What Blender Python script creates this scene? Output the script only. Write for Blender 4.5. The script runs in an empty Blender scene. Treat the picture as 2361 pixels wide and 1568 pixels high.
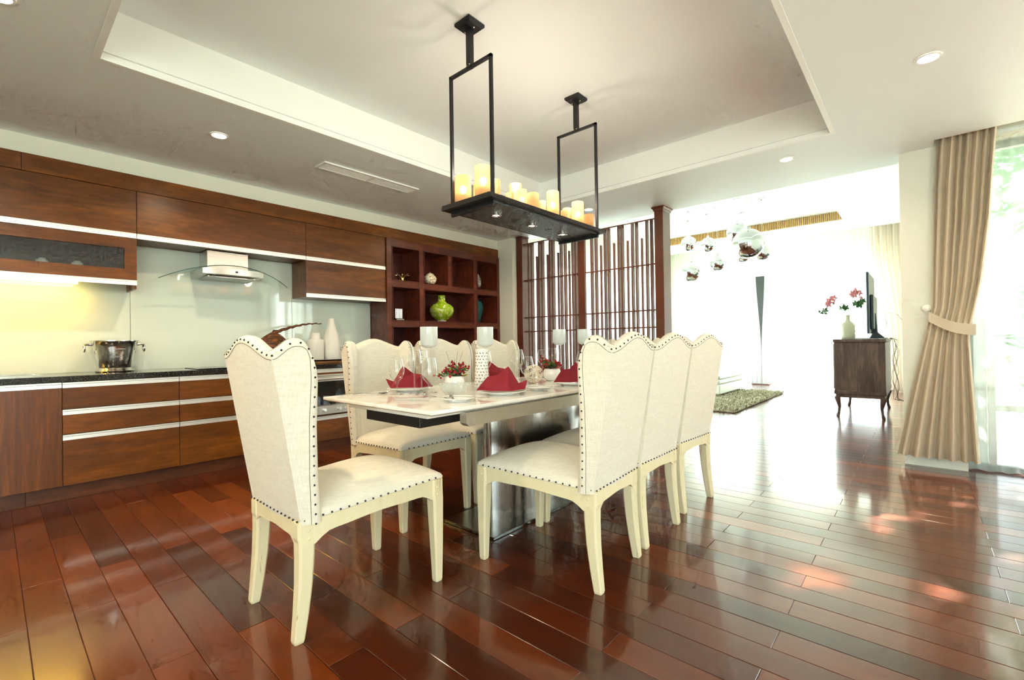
import bpy, bmesh, math, random
from mathutils import Vector, Matrix
random.seed(7)
PI = math.pi
SC = bpy.context.scene
COL = SC.collection

# ------------------------------------------------------------------ camera, sky, sun, exposure
CAM_H = 1.08
F_PX, YAW, PITCH, ROLL = 1065.287, 0.724235796, 0.00634584449, -0.0146686867
def cam_axes():
    c, s = math.cos(YAW), math.sin(YAW)
    f = Vector((-s, c, 0)); r = Vector((c, s, 0)); u = Vector((0, 0, 1))
    f2 = f*math.cos(PITCH) + u*math.sin(PITCH); u2 = u*math.cos(PITCH) - f*math.sin(PITCH)
    return r*math.cos(ROLL) + u2*math.sin(ROLL), u2*math.cos(ROLL) - r*math.sin(ROLL), f2
CR, CU, CF = cam_axes()
cam_d = bpy.data.cameras.new('camera'); cam = bpy.data.objects.new('camera', cam_d); COL.objects.link(cam)
cam_d.sensor_fit = 'HORIZONTAL'; cam_d.sensor_width = 36; cam_d.lens = 36*F_PX/2361
cam_d.clip_start = 0.05; cam_d.clip_end = 200
cam.matrix_world = Matrix(((CR.x, CU.x, -CF.x, 0), (CR.y, CU.y, -CF.y, 0), (CR.z, CU.z, -CF.z, CAM_H), (0, 0, 0, 1)))
SC.camera = cam
def project(p):
    d = Vector(p) - Vector((0, 0, CAM_H)); z = d.dot(CF)
    if z < 0.05: return None
    return 1180.5 + F_PX*d.dot(CR)/z, 784 - F_PX*d.dot(CU)/z

SKY_STRENGTH = 2.6
world = bpy.data.worlds.new('sky'); SC.world = world; world.use_nodes = True
bg = world.node_tree.nodes['Background']
bg.inputs[0].default_value = (0.86, 0.97, 1.0, 1); bg.inputs[1].default_value = SKY_STRENGTH

sun_d = bpy.data.lights.new('sun', 'SUN'); sun = bpy.data.objects.new('sun', sun_d); COL.objects.link(sun)
sun_d.energy = 70; sun_d.angle = 0.012; sun_d.color = (1.0, 0.95, 0.86)
sun.rotation_euler = Vector((-0.36, -1.0, -0.80)).to_track_quat('-Z', 'Y').to_euler(); sun.location = (3, 14, 9)

# daylight at the window openings: one large soft light outside each window, shining in through pane and sheer; back and side are added fill
DAY = 17.0
def daylight(name, loc, sx, sy, rot, k=1.0, col=(0.88, 0.99, 1.0)):
    d = bpy.data.lights.new(name, 'AREA'); o = bpy.data.objects.new(name, d); COL.objects.link(o)
    d.shape = 'RECTANGLE'; d.size = sx; d.size_y = sy; d.energy = DAY*k*PI*sx*sy; d.color = col
    o.location = loc; o.rotation_euler = rot
daylight('daylight_far', (-2.55, 12.80, 1.34), 4.5, 2.75, (-PI/2, 0, 0), 0.28)
daylight('daylight_left', (-5.75, 8.9, 1.34), 2.75, 6.5, (0, -PI/2, 0), 0.22)
daylight('daylight_garden', (2.75, 5.62, 1.32), 2.3, 2.6, (-PI/2, 0, 0), 0.23)
daylight('fill_back', (1.3, -2.95, 1.32), 2.4, 2.7, (PI/2, 0, 0), 0.21)  # added fill from behind the camera, at an invented opening
daylight('fill_side', (4.25, -1.4, 1.32), 2.7, 2.4, (0, PI/2, 0), 0.17)  # added fill from the unseen part of the right wall

SC.view_settings.view_transform = 'Standard'
try: SC.view_settings.look = 'None'
except Exception: pass
SC.view_settings.gamma = 1.0; SC.view_settings.use_curve_mapping = False
SC.view_settings.exposure = 0.66
SC.cycles.use_denoising = True
SC.cycles.max_bounces = 8; SC.cycles.diffuse_bounces = 5; SC.cycles.glossy_bounces = 3
SC.cycles.use_adaptive_sampling = True; SC.cycles.adaptive_threshold = 0.1; SC.cycles.adaptive_min_samples = 12; SC.cycles.use_light_tree = True
SC.cycles.transmission_bounces = 4; SC.cycles.transparent_max_bounces = 20
SC.cycles.caustics_reflective = False; SC.cycles.caustics_refractive = False
SC.cycles.sample_clamp_indirect = 6.0

# ------------------------------------------------------------------ mesh helpers
class MB:
    def __init__(s): s.v = []; s.f = []
    def add(s, vs, fs):
        o = len(s.v); s.v += [tuple(v) for v in vs]; s.f += [tuple(i+o for i in f) for f in fs]; return s
    def box(s, x0, x1, y0, y1, z0, z1, c=0.0):
        if c <= 0:
            return s.add([(x, y, z) for x in (x0, x1) for y in (y0, y1) for z in (z0, z1)],
                [(0,1,3,2),(4,6,7,5),(0,4,5,1),(2,3,7,6),(0,2,6,4),(1,5,7,3)])
        vs = []; 
        for i, x in enumerate((x0, x1)):
            for j, y in enumerate((y0, y1)):
                for k, z in enumerate((z0, z1)):
                    dx, dy, dz = (c, -c)[i], (c, -c)[j], (c, -c)[k]
                    vs += [(x, y+dy, z+dz), (x+dx, y, z+dz), (x+dx, y+dy, z)]
        I = lambda i, j, k, a: ((i*2+j)*2+k)*3+a
        fs = []
        for i in (0, 1):
            fs += [(I(i,0,0,0), I(i,0,1,0), I(i,1,1,0), I(i,1,0,0)), (I(0,i,0,1), I(1,i,0,1), I(1,i,1,1), I(0,i,1,1)), (I(0,0,i,2), I(0,1,i,2), I(1,1,i,2), I(1,0,i,2))]
        for a in (0, 1):
            for b in (0, 1):
                fs += [(I(a,b,0,0), I(a,b,1,0), I(a,b,1,1), I(a,b,0,1)), (I(a,0,b,0), I(a,1,b,0), I(a,1,b,2), I(a,0,b,2)), (I(0,a,b,1), I(1,a,b,1), I(1,a,b,2), I(0,a,b,2))]
                for d in (0, 1): fs.append((I(a,b,d,0), I(a,b,d,1), I(a,b,d,2)))
        return s.add(vs, fs)
    def loft(s, rings, closed=True, caps=True, loop=False):
        n = len(rings[0]); vs = [p for r in rings for p in r]; fs = []
        m = len(rings)
        for i in range(m if loop else m-1):
            a, b = i*n, ((i+1) % m)*n
            for j in range(n if closed else n-1):
                k = (j+1) % n; fs.append((a+j, a+k, b+k, b+j))
        if caps and closed and not loop:
            fs.append(tuple(range(n-1, -1, -1))); fs.append(tuple((m-1)*n+j for j in range(n)))
        return s.add(vs, fs)
    def tube(s, pts, r, n=8, caps=True, loop=False):
        pts = [Vector(p) for p in pts]; m = len(pts); rings = []; up = None
        for i, p in enumerate(pts):
            if loop: t = (pts[(i+1) % m]-pts[i-1])
            else: t = pts[min(i+1, m-1)]-pts[max(i-1, 0)]
            t = t.normalized() if t.length > 1e-9 else Vector((0, 0, 1))
            if up is None:
                up = Vector((0, 0, 1)) if abs(t.z) < 0.9 else Vector((1, 0, 0))
            a = (up - t*up.dot(t)); a = a.normalized() if a.length > 1e-6 else t.orthogonal().normalized()
            up = a; b = t.cross(a); rr = r[i] if isinstance(r, (list, tuple)) else r
            rings.append([p + a*rr*math.cos(2*PI*j/n) + b*rr*math.sin(2*PI*j/n) for j in range(n)])
        return s.loft(rings, True, caps, loop)
    def lathe(s, prof, n=24, c=(0, 0, 0), sx=1, sy=1, caps=True):
        return s.loft([[(c[0]+max(r, 1e-4)*sx*math.cos(2*PI*j/n), c[1]+max(r, 1e-4)*sy*math.sin(2*PI*j/n), c[2]+z) for j in range(n)] for r, z in prof], True, caps)
    def prism(s, poly, a, b, axis='x'):
        f = {'x': lambda p, t: (t, p[0], p[1]), 'y': lambda p, t: (p[0], t, p[1]), 'z': lambda p, t: (p[0], p[1], t)}[axis]
        return s.loft([[f(p, a) for p in poly], [f(p, b) for p in poly]])
    def sphere(s, c, r, n=12, m=8, sz=1):
        return s.lathe([(r*math.sin(PI*i/m), -r*sz*math.cos(PI*i/m)) for i in range(m+1)], n, c)
    def grid(s, fn, nu, nv, cu=False):
        vs = [fn(i/nu, j/nv) for i in range(nu+1) for j in range(nv+1)]; w = nv+1
        return s.add(vs, [(i*w+j, (i+1)*w+j, (i+1)*w+j+1, i*w+j+1) for i in range(nu) for j in range(nv)])
    def mesh(s, name, off=(0, 0, 0), smooth=0, merge=0):
        me = bpy.data.meshes.new(name)
        ox, oy, oz = off
        me.from_pydata([(x-ox, y-oy, z-oz) for x, y, z in s.v], [], s.f)
        b = bmesh.new(); b.from_mesh(me)
        if merge: bmesh.ops.remove_doubles(b, verts=b.verts, dist=merge)
        bmesh.ops.recalc_face_normals(b, faces=b.faces); b.to_mesh(me); b.free()
        if smooth:
            me.polygons.foreach_set('use_smooth', [True]*len(me.polygons)); me.set_sharp_from_angle(angle=math.radians(smooth))
        me.update(); return me
    def build(s, name, mt, parent=None, smooth=0, merge=0, w=False, label=None, kind=None):
        off = (0, 0, 0)
        if w and parent is not None:
            q = parent
            while q.parent: q = q.parent
            off = q.location
        return link(name, s.mesh(name, off, smooth, merge), mt, parent, label, kind)
def link(name, me, mt, parent=None, label=None, kind=None):
    o = bpy.data.objects.new(name, me); COL.objects.link(o)
    if mt is not None and len(me.materials) == 0: me.materials.append(M[mt])
    if parent is not None: o.parent = parent
    if label: o['label'] = label
    if kind: o['kind'] = kind
    return o
def tag(o, label, cat, group=None):
    o['label'] = label; o['category'] = cat
    if group: o['group'] = group
    return o
def thing(name, label, cat, loc=(0, 0, 0), rz=0, group=None):
    o = bpy.data.objects.new(name, None); COL.objects.link(o); o.location = loc; o.rotation_euler = (0, 0, rz)
    o.empty_display_size = 0.1
    return tag(o, label, cat, group)
def struct(o): o['kind'] = 'structure'; return o
def dup(root, loc, rz, label, name=None):
    r = root.copy(); COL.objects.link(r); r.location = loc; r.rotation_euler = (0, 0, rz); r['label'] = label
    def kids(a, b):
        for ch in list(a.children):
            c = ch.copy(); COL.objects.link(c); c.parent = b; kids(ch, c)
    kids(root, r); return r
def box(name, mt, x0, x1, y0, y1, z0, z1, parent=None, c=0.0, label=None):
    return MB().box(x0, x1, y0, y1, z0, z1, c).build(name, mt, parent, w=True, label=label)
def smoothstep(a, b, x):
    t = min(max((x-a)/(b-a), 0), 1); return t*t*(3-2*t)
def lerp(a, b, t): return a+(b-a)*t
def interp(tab, x):
    if x <= tab[0][0]: return tab[0][1]
    for (a, p), (b, q) in zip(tab, tab[1:]):
        if x <= b: return lerp(p, q, (x-a)/(b-a))
    return tab[-1][1]

# ------------------------------------------------------------------ materials
M = {}
def lin(r, g, b):
    f = lambda c: (c/255/12.92) if c <= 10 else ((c/255+0.055)/1.055)**2.4
    return (f(r), f(g), f(b), 1)
def newmat(name):
    m = bpy.data.materials.new(name); m.use_nodes = True; M[name] = m
    nt = m.node_tree; return m, nt, nt.nodes['Principled BSDF']
def setp(p, **k):
    for a, b in k.items():
        n = {'col': 'Base Color', 'rough': 'Roughness', 'metal': 'Metallic', 'coat': 'Coat Weight', 'coatr': 'Coat Roughness', 'em': 'Emission Color', 'ems': 'Emission Strength', 'spec': 'Specular IOR Level', 'sheen': 'Sheen Weight', 'aniso': 'Anisotropic', 'sub': 'Subsurface Weight', 'alpha': 'Alpha'}[a]
        p.inputs[n].default_value = b
def simple(name, col, rough=0.5, metal=0.0, **k):
    m, nt, p = newmat(name); setp(p, col=col, rough=rough, metal=metal, **k); return m
def N(nt, t, **k):
    n = nt.nodes.new(t)
    for a, b in k.items(): setattr(n, a, b)
    return n
def posmap(nt, scale, coord='pos', rnd=0.0, loc=(0, 0, 0)):
    mp = N(nt, 'ShaderNodeMapping'); mp.inputs['Scale'].default_value = scale; mp.inputs['Location'].default_value = loc
    if coord == 'pos': src = N(nt, 'ShaderNodeNewGeometry').outputs['Position']
    else: src = N(nt, 'ShaderNodeTexCoord').outputs['Object']
    if rnd:
        oi = N(nt, 'ShaderNodeObjectInfo'); mu = N(nt, 'ShaderNodeMath', operation='MULTIPLY'); mu.inputs[1].default_value = rnd
        nt.links.new(oi.outputs['Random'], mu.inputs[0])
        ad = N(nt, 'ShaderNodeVectorMath', operation='ADD'); nt.links.new(src, ad.inputs[0]); nt.links.new(mu.outputs[0], ad.inputs[1]); src = ad.outputs[0]
    nt.links.new(src, mp.inputs['Vector']); return mp.outputs[0]
def noise(nt, vec, scale=1, detail=4, rough=0.55, dist=0):
    n = N(nt, 'ShaderNodeTexNoise'); n.inputs['Scale'].default_value = scale; n.inputs['Detail'].default_value = detail
    n.inputs['Roughness'].default_value = rough; n.inputs['Distortion'].default_value = dist
    nt.links.new(vec, n.inputs['Vector']); return n.outputs[0]
def ramp(nt, fac, stops):
    r = N(nt, 'ShaderNodeValToRGB'); e = r.color_ramp.elements
    while len(e) < len(stops): e.new(0.5)
    for i, (p, c) in enumerate(stops): e[i].position = p; e[i].color = c
    nt.links.new(fac, r.inputs[0]); return r.outputs[0]
def bump(nt, p, h, strength=0.2, dist=0.01):
    b = N(nt, 'ShaderNodeBump'); b.inputs['Strength'].default_value = strength; b.inputs['Distance'].default_value = dist
    nt.links.new(h, b.inputs['Height']); nt.links.new(b.outputs[0], p.inputs['Normal'])
def mixc(nt, fac, a, b, mode='MIX'):
    m = N(nt, 'ShaderNodeMix', data_type='RGBA', blend_type=mode)
    for s, v in ((m.inputs[0], fac), (m.inputs[6], a), (m.inputs[7], b)):
        if hasattr(v, 'is_output') or isinstance(v, bpy.types.NodeSocket): nt.links.new(v, s)
        else: s.default_value = v
    return m.outputs[2]
def wood(name, c0, c1, c2, axis='y', rough=0.32, k=1.0, coat=0.0, rnd=9.0):
    m, nt, p = newmat(name)
    sc = {'x': (1.1*k, 7*k, 16*k), 'y': (16*k, 1.1*k, 7*k), 'z': (9*k, 16*k, 1.0*k)}[axis]
    v = posmap(nt, sc, rnd=rnd)
    a = noise(nt, v, 1.0, 6, 0.62, 0.9)
    v2 = posmap(nt, tuple(q*5 for q in sc), rnd=rnd); b = noise(nt, v2, 1.3, 3, 0.6)
    col = ramp(nt, a, [(0.25, c0), (0.5, c1), (0.78, c2)])
    fine = ramp(nt, b, [(0.35, (0.72, 0.72, 0.72, 1)), (0.65, (1.08, 1.08, 1.08, 1))])
    nt.links.new(mixc(nt, 1.0, col, fine, 'MULTIPLY'), p.inputs['Base Color'])
    setp(p, rough=rough, coat=coat, coatr=0.15); bump(nt, p, b, 0.04, 0.004); return m
def paint(name, col, rough=0.6, amt=0.02):
    m, nt, p = newmat(name); v = posmap(nt, (1.3, 1.3, 1.3)); a = noise(nt, v, 1, 3)
    c2 = tuple(x*(1-amt*3) for x in col[:3])+(1,)
    nt.links.new(ramp(nt, a, [(0.3, c2), (0.7, col)]), p.inputs['Base Color']); setp(p, rough=rough)
    f = noise(nt, posmap(nt, (90, 90, 90)), 1, 2); bump(nt, p, f, 0.02, 0.003); return m
def glass(name, tint=(1, 1, 1, 1), gloss=0.0, rough=0.02, power=0.12, body=None):
    # thin clear glass: a see-through sheet with a Fresnel-like mirror coat
    m, nt, p = newmat(name); out = nt.nodes['Material Output']; nt.nodes.remove(p)
    tr = N(nt, 'ShaderNodeBsdfTransparent'); tr.inputs[0].default_value = tint
    gl = N(nt, 'ShaderNodeBsdfGlossy'); gl.inputs[0].default_value = (1, 1, 1, 1); gl.inputs['Roughness'].default_value = rough
    lw = N(nt, 'ShaderNodeLayerWeight'); lw.inputs[0].default_value = 0.5
    pw = N(nt, 'ShaderNodeMath', operation='POWER'); pw.inputs[1].default_value = 3.0; nt.links.new(lw.outputs['Facing'], pw.inputs[0])
    ml = N(nt, 'ShaderNodeMath', operation='MULTIPLY_ADD'); ml.inputs[1].default_value = power*4; ml.inputs[2].default_value = 0.04; ml.use_clamp = True; nt.links.new(pw.outputs[0], ml.inputs[0])
    mx = N(nt, 'ShaderNodeMixShader'); nt.links.new(ml.outputs[0], mx.inputs[0])
    base = tr.outputs[0]
    if body:
        df = N(nt, 'ShaderNodeBsdfTranslucent'); df.inputs[0].default_value = body[0]
        m2 = N(nt, 'ShaderNodeMixShader'); m2.inputs[0].default_value = body[1]
        d2 = N(nt, 'ShaderNodeBsdfDiffuse'); d2.inputs[0].default_value = body[0]
        m3 = N(nt, 'ShaderNodeMixShader'); m3.inputs[0].default_value = 0.5
        nt.links.new(df.outputs[0], m3.inputs[1]); nt.links.new(d2.outputs[0], m3.inputs[2])
        nt.links.new(tr.outputs[0], m2.inputs[1]); nt.links.new(m3.outputs[0], m2.inputs[2]); base = m2.outputs[0]
    nt.links.new(base, mx.inputs[1]); nt.links.new(gl.outputs[0], mx.inputs[2]); nt.links.new(mx.outputs[0], out.inputs[0]); return m
def sheer(name, col, clear, transl=0.6):
    m, nt, p = newmat(name); out = nt.nodes['Material Output']; nt.nodes.remove(p)
    tr = N(nt, 'ShaderNodeBsdfTransparent'); tl = N(nt, 'ShaderNodeBsdfTranslucent'); df = N(nt, 'ShaderNodeBsdfDiffuse')
    tl.inputs[0].default_value = col; df.inputs[0].default_value = col
    a = N(nt, 'ShaderNodeMixShader'); a.inputs[0].default_value = transl
    b = N(nt, 'ShaderNodeMixShader'); b.inputs[0].default_value = 1-clear
    nt.links.new(df.outputs[0], a.inputs[1]); nt.links.new(tl.outputs[0], a.inputs[2])
    nt.links.new(tr.outputs[0], b.inputs[1]); nt.links.new(a.outputs[0], b.inputs[2]); nt.links.new(b.outputs[0], out.inputs[0]); return m
def emit(name, col, s):
    m, nt, p = newmat(name); setp(p, col=(0.8, 0.8, 0.8, 1), em=col, ems=s); m.cycles.emission_sampling = 'NONE'; return m
def metal(name, col, rough, scale=None, amt=0.12):
    m, nt, p = newmat(name); setp(p, col=col, rough=rough, metal=1.0)
    if scale:
        a = noise(nt, posmap(nt, scale), 1, 4, 0.6)
        r = N(nt, 'ShaderNodeMapRange'); r.inputs[3].default_value = max(rough-amt, 0.02); r.inputs[4].default_value = rough+amt
        nt.links.new(a, r.inputs[0]); nt.links.new(r.outputs[0], p.inputs['Roughness'])
    return m

wood('cabinet_wood', lin(80, 41, 8), lin(116, 63, 15), lin(148, 87, 24), 'y', 0.30, rnd=9)
wood('cabinet_wood_upright', lin(74, 38, 8), lin(108, 58, 15), lin(140, 80, 24), 'z', 0.32)
wood('plinth_wood', lin(58, 28, 12), lin(92, 46, 20), lin(116, 62, 30), 'y', 0.4)
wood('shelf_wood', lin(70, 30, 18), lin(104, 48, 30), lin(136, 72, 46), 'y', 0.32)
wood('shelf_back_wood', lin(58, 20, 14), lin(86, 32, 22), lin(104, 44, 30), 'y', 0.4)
simple('screen_wood', lin(104, 56, 40), 0.3, coat=0.35, coatr=0.1, spec=0.5)
wood('tv_wood', lin(70, 50, 42), lin(104, 80, 70), lin(138, 112, 98), 'z', 0.4)
wood('board_wood', lin(90, 56, 26), lin(140, 92, 46), lin(170, 120, 66), 'y', 0.5)
wood('blond_slat_wood', lin(188, 140, 74), lin(214, 168, 96), lin(230, 190, 120), 'z', 0.5)
# floor boards: colour differs board by board
PITCHW, PLEN, PSHIFT, PY0, PX0 = 0.1318, 1.102, 0.442, 1.4086, -0.850
m, nt, p = newmat('floor_wood')
g = N(nt, 'ShaderNodeNewGeometry'); sx = N(nt, 'ShaderNodeSeparateXYZ'); nt.links.new(g.outputs['Position'], sx.inputs[0])
def mth(op, a, b=None):
    n = N(nt, 'ShaderNodeMath', operation=op)
    for i, q in enumerate((a, b)):
        if q is None: continue
        if isinstance(q, (int, float)): n.inputs[i].default_value = q
        else: nt.links.new(q, n.inputs[i])
    return n.outputs[0]
row = mth('FLOOR', mth('DIVIDE', mth('SUBTRACT', sx.outputs[1], PY0), PITCHW))
half = mth('MULTIPLY', mth('FLOORED_MODULO', row, 2.0), PSHIFT)
colm = mth('FLOOR', mth('DIVIDE', mth('SUBTRACT', mth('SUBTRACT', sx.outputs[0], PX0), half), PLEN))
cb = N(nt, 'ShaderNodeCombineXYZ'); nt.links.new(row, cb.inputs[0]); nt.links.new(colm, cb.inputs[1])
wn = N(nt, 'ShaderNodeTexWhiteNoise', noise_dimensions='3D'); nt.links.new(cb.outputs[0], wn.inputs['Vector'])
off = N(nt, 'ShaderNodeVectorMath', operation='MULTIPLY_ADD'); off.inputs[1].default_value = (20, 20, 20)
nt.links.new(wn.outputs['Color'], off.inputs[0]); nt.links.new(g.outputs['Position'], off.inputs[2])
mp = N(nt, 'ShaderNodeMapping'); mp.inputs['Scale'].default_value = (1.3, 14, 1); nt.links.new(off.outputs[0], mp.inputs[0])
grain = noise(nt, mp.outputs[0], 1, 5, 0.55, 0.25)
mp2 = N(nt, 'ShaderNodeMapping'); mp2.inputs['Scale'].default_value = (2.2, 3.4, 1); nt.links.new(off.outputs[0], mp2.inputs[0])
blot = noise(nt, mp2.outputs[0], 1, 3, 0.5)
base = ramp(nt, wn.outputs['Value'], [(0.0, lin(66, 24, 8)), (0.3, lin(88, 34, 10)), (0.6, lin(102, 43, 12)), (0.85, lin(112, 48, 13)), (1.0, lin(136, 62, 18))])
shade = ramp(nt, grain, [(0.3, (0.8, 0.78, 0.76, 1)), (0.7, (1.1, 1.1, 1.1, 1))])
shade2 = ramp(nt, blot, [(0.3, (0.72, 0.7, 0.68, 1)), (0.65, (1.06, 1.06, 1.06, 1))])
nt.links.new(mixc(nt, 1.0, mixc(nt, 1.0, base, shade, 'MULTIPLY'), shade2, 'MULTIPLY'), p.inputs['Base Color'])
setp(p, spec=0.3, rough=0.278, coat=0.75, coatr=0.09)
simple('floor_gap', lin(40, 16, 8), 0.7)
paint('ceiling_paint', lin(238, 246, 248), 0.55, 0.006)
paint('wall_paint', lin(234, 235, 222), 0.55, 0.01)
paint('white_paint', lin(246, 249, 247), 0.5, 0.005)
simple('dark_frame', lin(70, 74, 76), 0.4, 0.4)
metal('aluminium', (0.95, 0.95, 0.93, 1), 0.42)
metal('steel', (0.72, 0.73, 0.71, 1), 0.42, (3, 3, 240))
metal('steel_upright', (0.50, 0.49, 0.47, 1), 0.24, (260, 260, 2))
metal('steel_flat', (0.36, 0.38, 0.37, 1), 0.22, (40, 4, 40))
metal('hood_steel', (0.66, 0.62, 0.57, 1), 0.30, (4, 4, 200))
metal('silver', (0.74, 0.72, 0.68, 1), 0.16)
metal('mirror_chrome', (0.74, 0.76, 0.78, 1), 0.02)
metal('gold', (0.86, 0.62, 0.26, 1), 0.22)
metal('hammered_silver', (0.58, 0.57, 0.55, 1), 0.2, (26, 26, 26), 0.1)
simple('black_metal', (0.018, 0.018, 0.019, 1), 0.42, 0.3)
m, nt, p = newmat('hammered_black'); setp(p, col=(0.07, 0.072, 0.075, 1), rough=0.38, metal=0.5)
bump(nt, p, noise(nt, posmap(nt, (95, 95, 95)), 1, 2), 0.6, 0.006)
m, nt, p = newmat('granite')
nt.links.new(ramp(nt, noise(nt, posmap(nt, (160, 160, 160)), 1, 2), [(0.5, (0.008, 0.009, 0.009, 1)), (0.72, (0.09, 0.09, 0.085, 1))]), p.inputs['Base Color']); setp(p, rough=0.08, spec=0.6)
m, nt, p = newmat('splash_glass'); setp(p, col=lin(222, 233, 222), rough=0.05, spec=0.55, coat=0.6, coatr=0.02)
simple('black_glass', (0.012, 0.013, 0.015, 1), 0.05, spec=0.6)
glass('smoked_glass', (0.8, 0.83, 0.84, 1), power=0.1, body=((0.2, 0.21, 0.22, 1), 0.18))
m, nt, p = newmat('marble')
v = posmap(nt, (4, 4, 4)); a = noise(nt, v, 1, 7, 0.65, 1.6)
nt.links.new(ramp(nt, a, [(0.3, lin(226, 214, 200)), (0.46, lin(243, 239, 231)), (0.7, lin(250, 249, 245))]), p.inputs['Base Color']); setp(p, rough=0.07, spec=0.55)
m, nt, p = newmat('linen')
a = noise(nt, posmap(nt, (30, 30, 520), 'obj'), 1, 3, 0.6); b = noise(nt, posmap(nt, (420, 420, 26), 'obj'), 1, 2, 0.5)
c = noise(nt, posmap(nt, (5, 5, 90), 'obj'), 1, 3)
ab = mixc(nt, 0.5, a, b)
nt.links.new(mixc(nt, 1.0, ramp(nt, ab, [(0.36, lin(220, 211, 192)), (0.62, lin(237, 231, 217))]), ramp(nt, c, [(0.35, (0.96, 0.955, 0.945, 1)), (0.65, (1, 1, 1, 1))]), 'MULTIPLY'), p.inputs['Base Color'])
setp(p, rough=0.85, sheen=0.15); bump(nt, p, ab, 0.25, 0.002)
m, nt, p = newmat('cream_paint')
a = noise(nt, posmap(nt, (34, 34, 3.2), 'obj', rnd=5), 1, 5, 0.7)
nt.links.new(ramp(nt, a, [(0.0, lin(236, 225, 192)), (0.66, lin(226, 213, 174)), (0.675, lin(150, 118, 72)), (0.70, lin(228, 215, 178))]), p.inputs['Base Color']); setp(p, rough=0.45)
simple('nail_black', (0.012, 0.01, 0.008, 1), 0.35, 0.4)
simple('seam_thread', lin(120, 108, 88), 0.9)
simple('ceramic', lin(246, 244, 238), 0.12, spec=0.5, coat=0.4)
simple('matte_ceramic', lin(244, 240, 232), 0.3)
m, nt, p = newmat('napkin_cloth'); setp(p, col=lin(132, 2, 27), rough=0.75, sheen=0.05); bump(nt, p, noise(nt, posmap(nt, (300, 300, 300)), 1, 2), 0.1, 0.001)
simple('berry_red', lin(150, 16, 26), 0.25)
simple('leaf_green', lin(58, 104, 48), 0.5)
simple('leaf_olive', lin(122, 124, 40), 0.5)
simple('twig_brown', lin(92, 60, 36), 0.8)
glass('clear_glass', (0.97, 0.975, 0.97, 1), power=0.32)
glass('frosted_glass', (0.96, 0.99, 0.99, 1), rough=0.1, power=0.15, body=((0.97, 0.99, 0.99, 1), 0.5))
glass('crystal', (0.96, 0.98, 0.97, 1), rough=0.03, power=0.2, body=((0.95, 0.97, 0.95, 1), 0.3))
glass('window_glass', (0.97, 0.99, 0.98, 1), power=0.06)
glass('hood_glass', (0.93, 0.97, 0.95, 1), power=0.05)
glass('glass_edge', (0.25, 0.42, 0.38, 1), power=0.2, body=((0.1, 0.2, 0.18, 1), 0.6))
sheer('sheer_white', (0.96, 0.97, 0.96, 1), 0.58, 0.7)
sheer('sheer_garden', (0.90, 0.97, 0.94, 1), 0.62, 0.6)
m, nt, p = newmat('drape_cloth'); setp(p, col=lin(206, 192, 168), rough=0.75, sheen=0.2); bump(nt, p, noise(nt, posmap(nt, (260, 260, 260)), 1, 2), 0.1, 0.001)
sheer('far_drape_cloth', lin(238, 226, 214), 0.0, 0.3)
def frosty(name, col, s):
    m, nt, p = newmat(name); out = nt.nodes['Material Output']; nt.nodes.remove(p)
    tr = N(nt, 'ShaderNodeBsdfTransparent'); tr.inputs[0].default_value = (1, 0.93, 0.82, 1)
    tl = N(nt, 'ShaderNodeBsdfTranslucent'); tl.inputs[0].default_value = col; df = N(nt, 'ShaderNodeBsdfDiffuse'); df.inputs[0].default_value = col
    a = N(nt, 'ShaderNodeMixShader'); a.inputs[0].default_value = 0.6; b = N(nt, 'ShaderNodeMixShader'); b.inputs[0].default_value = s
    nt.links.new(df.outputs[0], a.inputs[1]); nt.links.new(tl.outputs[0], a.inputs[2]); nt.links.new(tr.outputs[0], b.inputs[1]); nt.links.new(a.outputs[0], b.inputs[2]); nt.links.new(b.outputs[0], out.inputs[0])
frosty('candle_shade', (0.88, 0.66, 0.42, 1), 0.62)
emit('bulb_glow', (1.0, 0.74, 0.42, 1), 9)
emit('downlight_glow', (1.0, 0.86, 0.62, 1), 30)
emit('tube_glow', (1.0, 0.78, 0.22, 1), 14)
emit('small_glow', (1.0, 0.9, 0.7, 1), 6)
simple('socket_white', lin(240, 240, 236), 0.35)
simple('dark_hole', (0.01, 0.01, 0.01, 1), 0.6)
m, nt, p = newmat('floral_porcelain')
vo = N(nt, 'ShaderNodeTexVoronoi'); vo.inputs['Scale'].default_value = 42; nt.links.new(posmap(nt, (1, 1, 1)), vo.inputs['Vector'])
nt.links.new(ramp(nt, vo.outputs['Distance'], [(0.0, lin(196, 70, 50)), (0.18, lin(220, 150, 90)), (0.32, lin(96, 110, 60)), (0.42, lin(236, 230, 208))]), p.inputs['Base Color']); setp(p, rough=0.15)
m, nt, p = newmat('green_porcelain')
nt.links.new(ramp(nt, noise(nt, posmap(nt, (22, 22, 22)), 1, 4, 0.6, 1.0), [(0.46, lin(140, 178, 20)), (0.56, lin(168, 196, 40)), (0.62, lin(226, 226, 180))]), p.inputs['Base Color']); setp(p, rough=0.12, coat=0.5)
simple('teal_glaze', lin(20, 88, 92), 0.15, coat=0.4)
m, nt, p = newmat('dried_pod')
nt.links.new(ramp(nt, noise(nt, posmap(nt, (60, 14, 60)), 1, 5, 0.7), [(0.35, lin(34, 18, 10)), (0.52, lin(96, 52, 22)), (0.68, lin(176, 104, 48))]), p.inputs['Base Color']); setp(p, rough=0.6)
m, nt, p = newmat('rug_wool')
nt.links.new(ramp(nt, noise(nt, posmap(nt, (14, 14, 14)), 1, 4, 0.7), [(0.32, lin(120, 112, 86)), (0.5, lin(184, 178, 150)), (0.7, lin(224, 220, 200))]), p.inputs['Base Color']); setp(p, rough=0.95)
simple('white_leather', lin(228, 230, 222), 0.45)
simple('vase_stone', lin(198, 196, 170), 0.35)
simple('tv_black', lin(58, 72, 80), 0.35)
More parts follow.
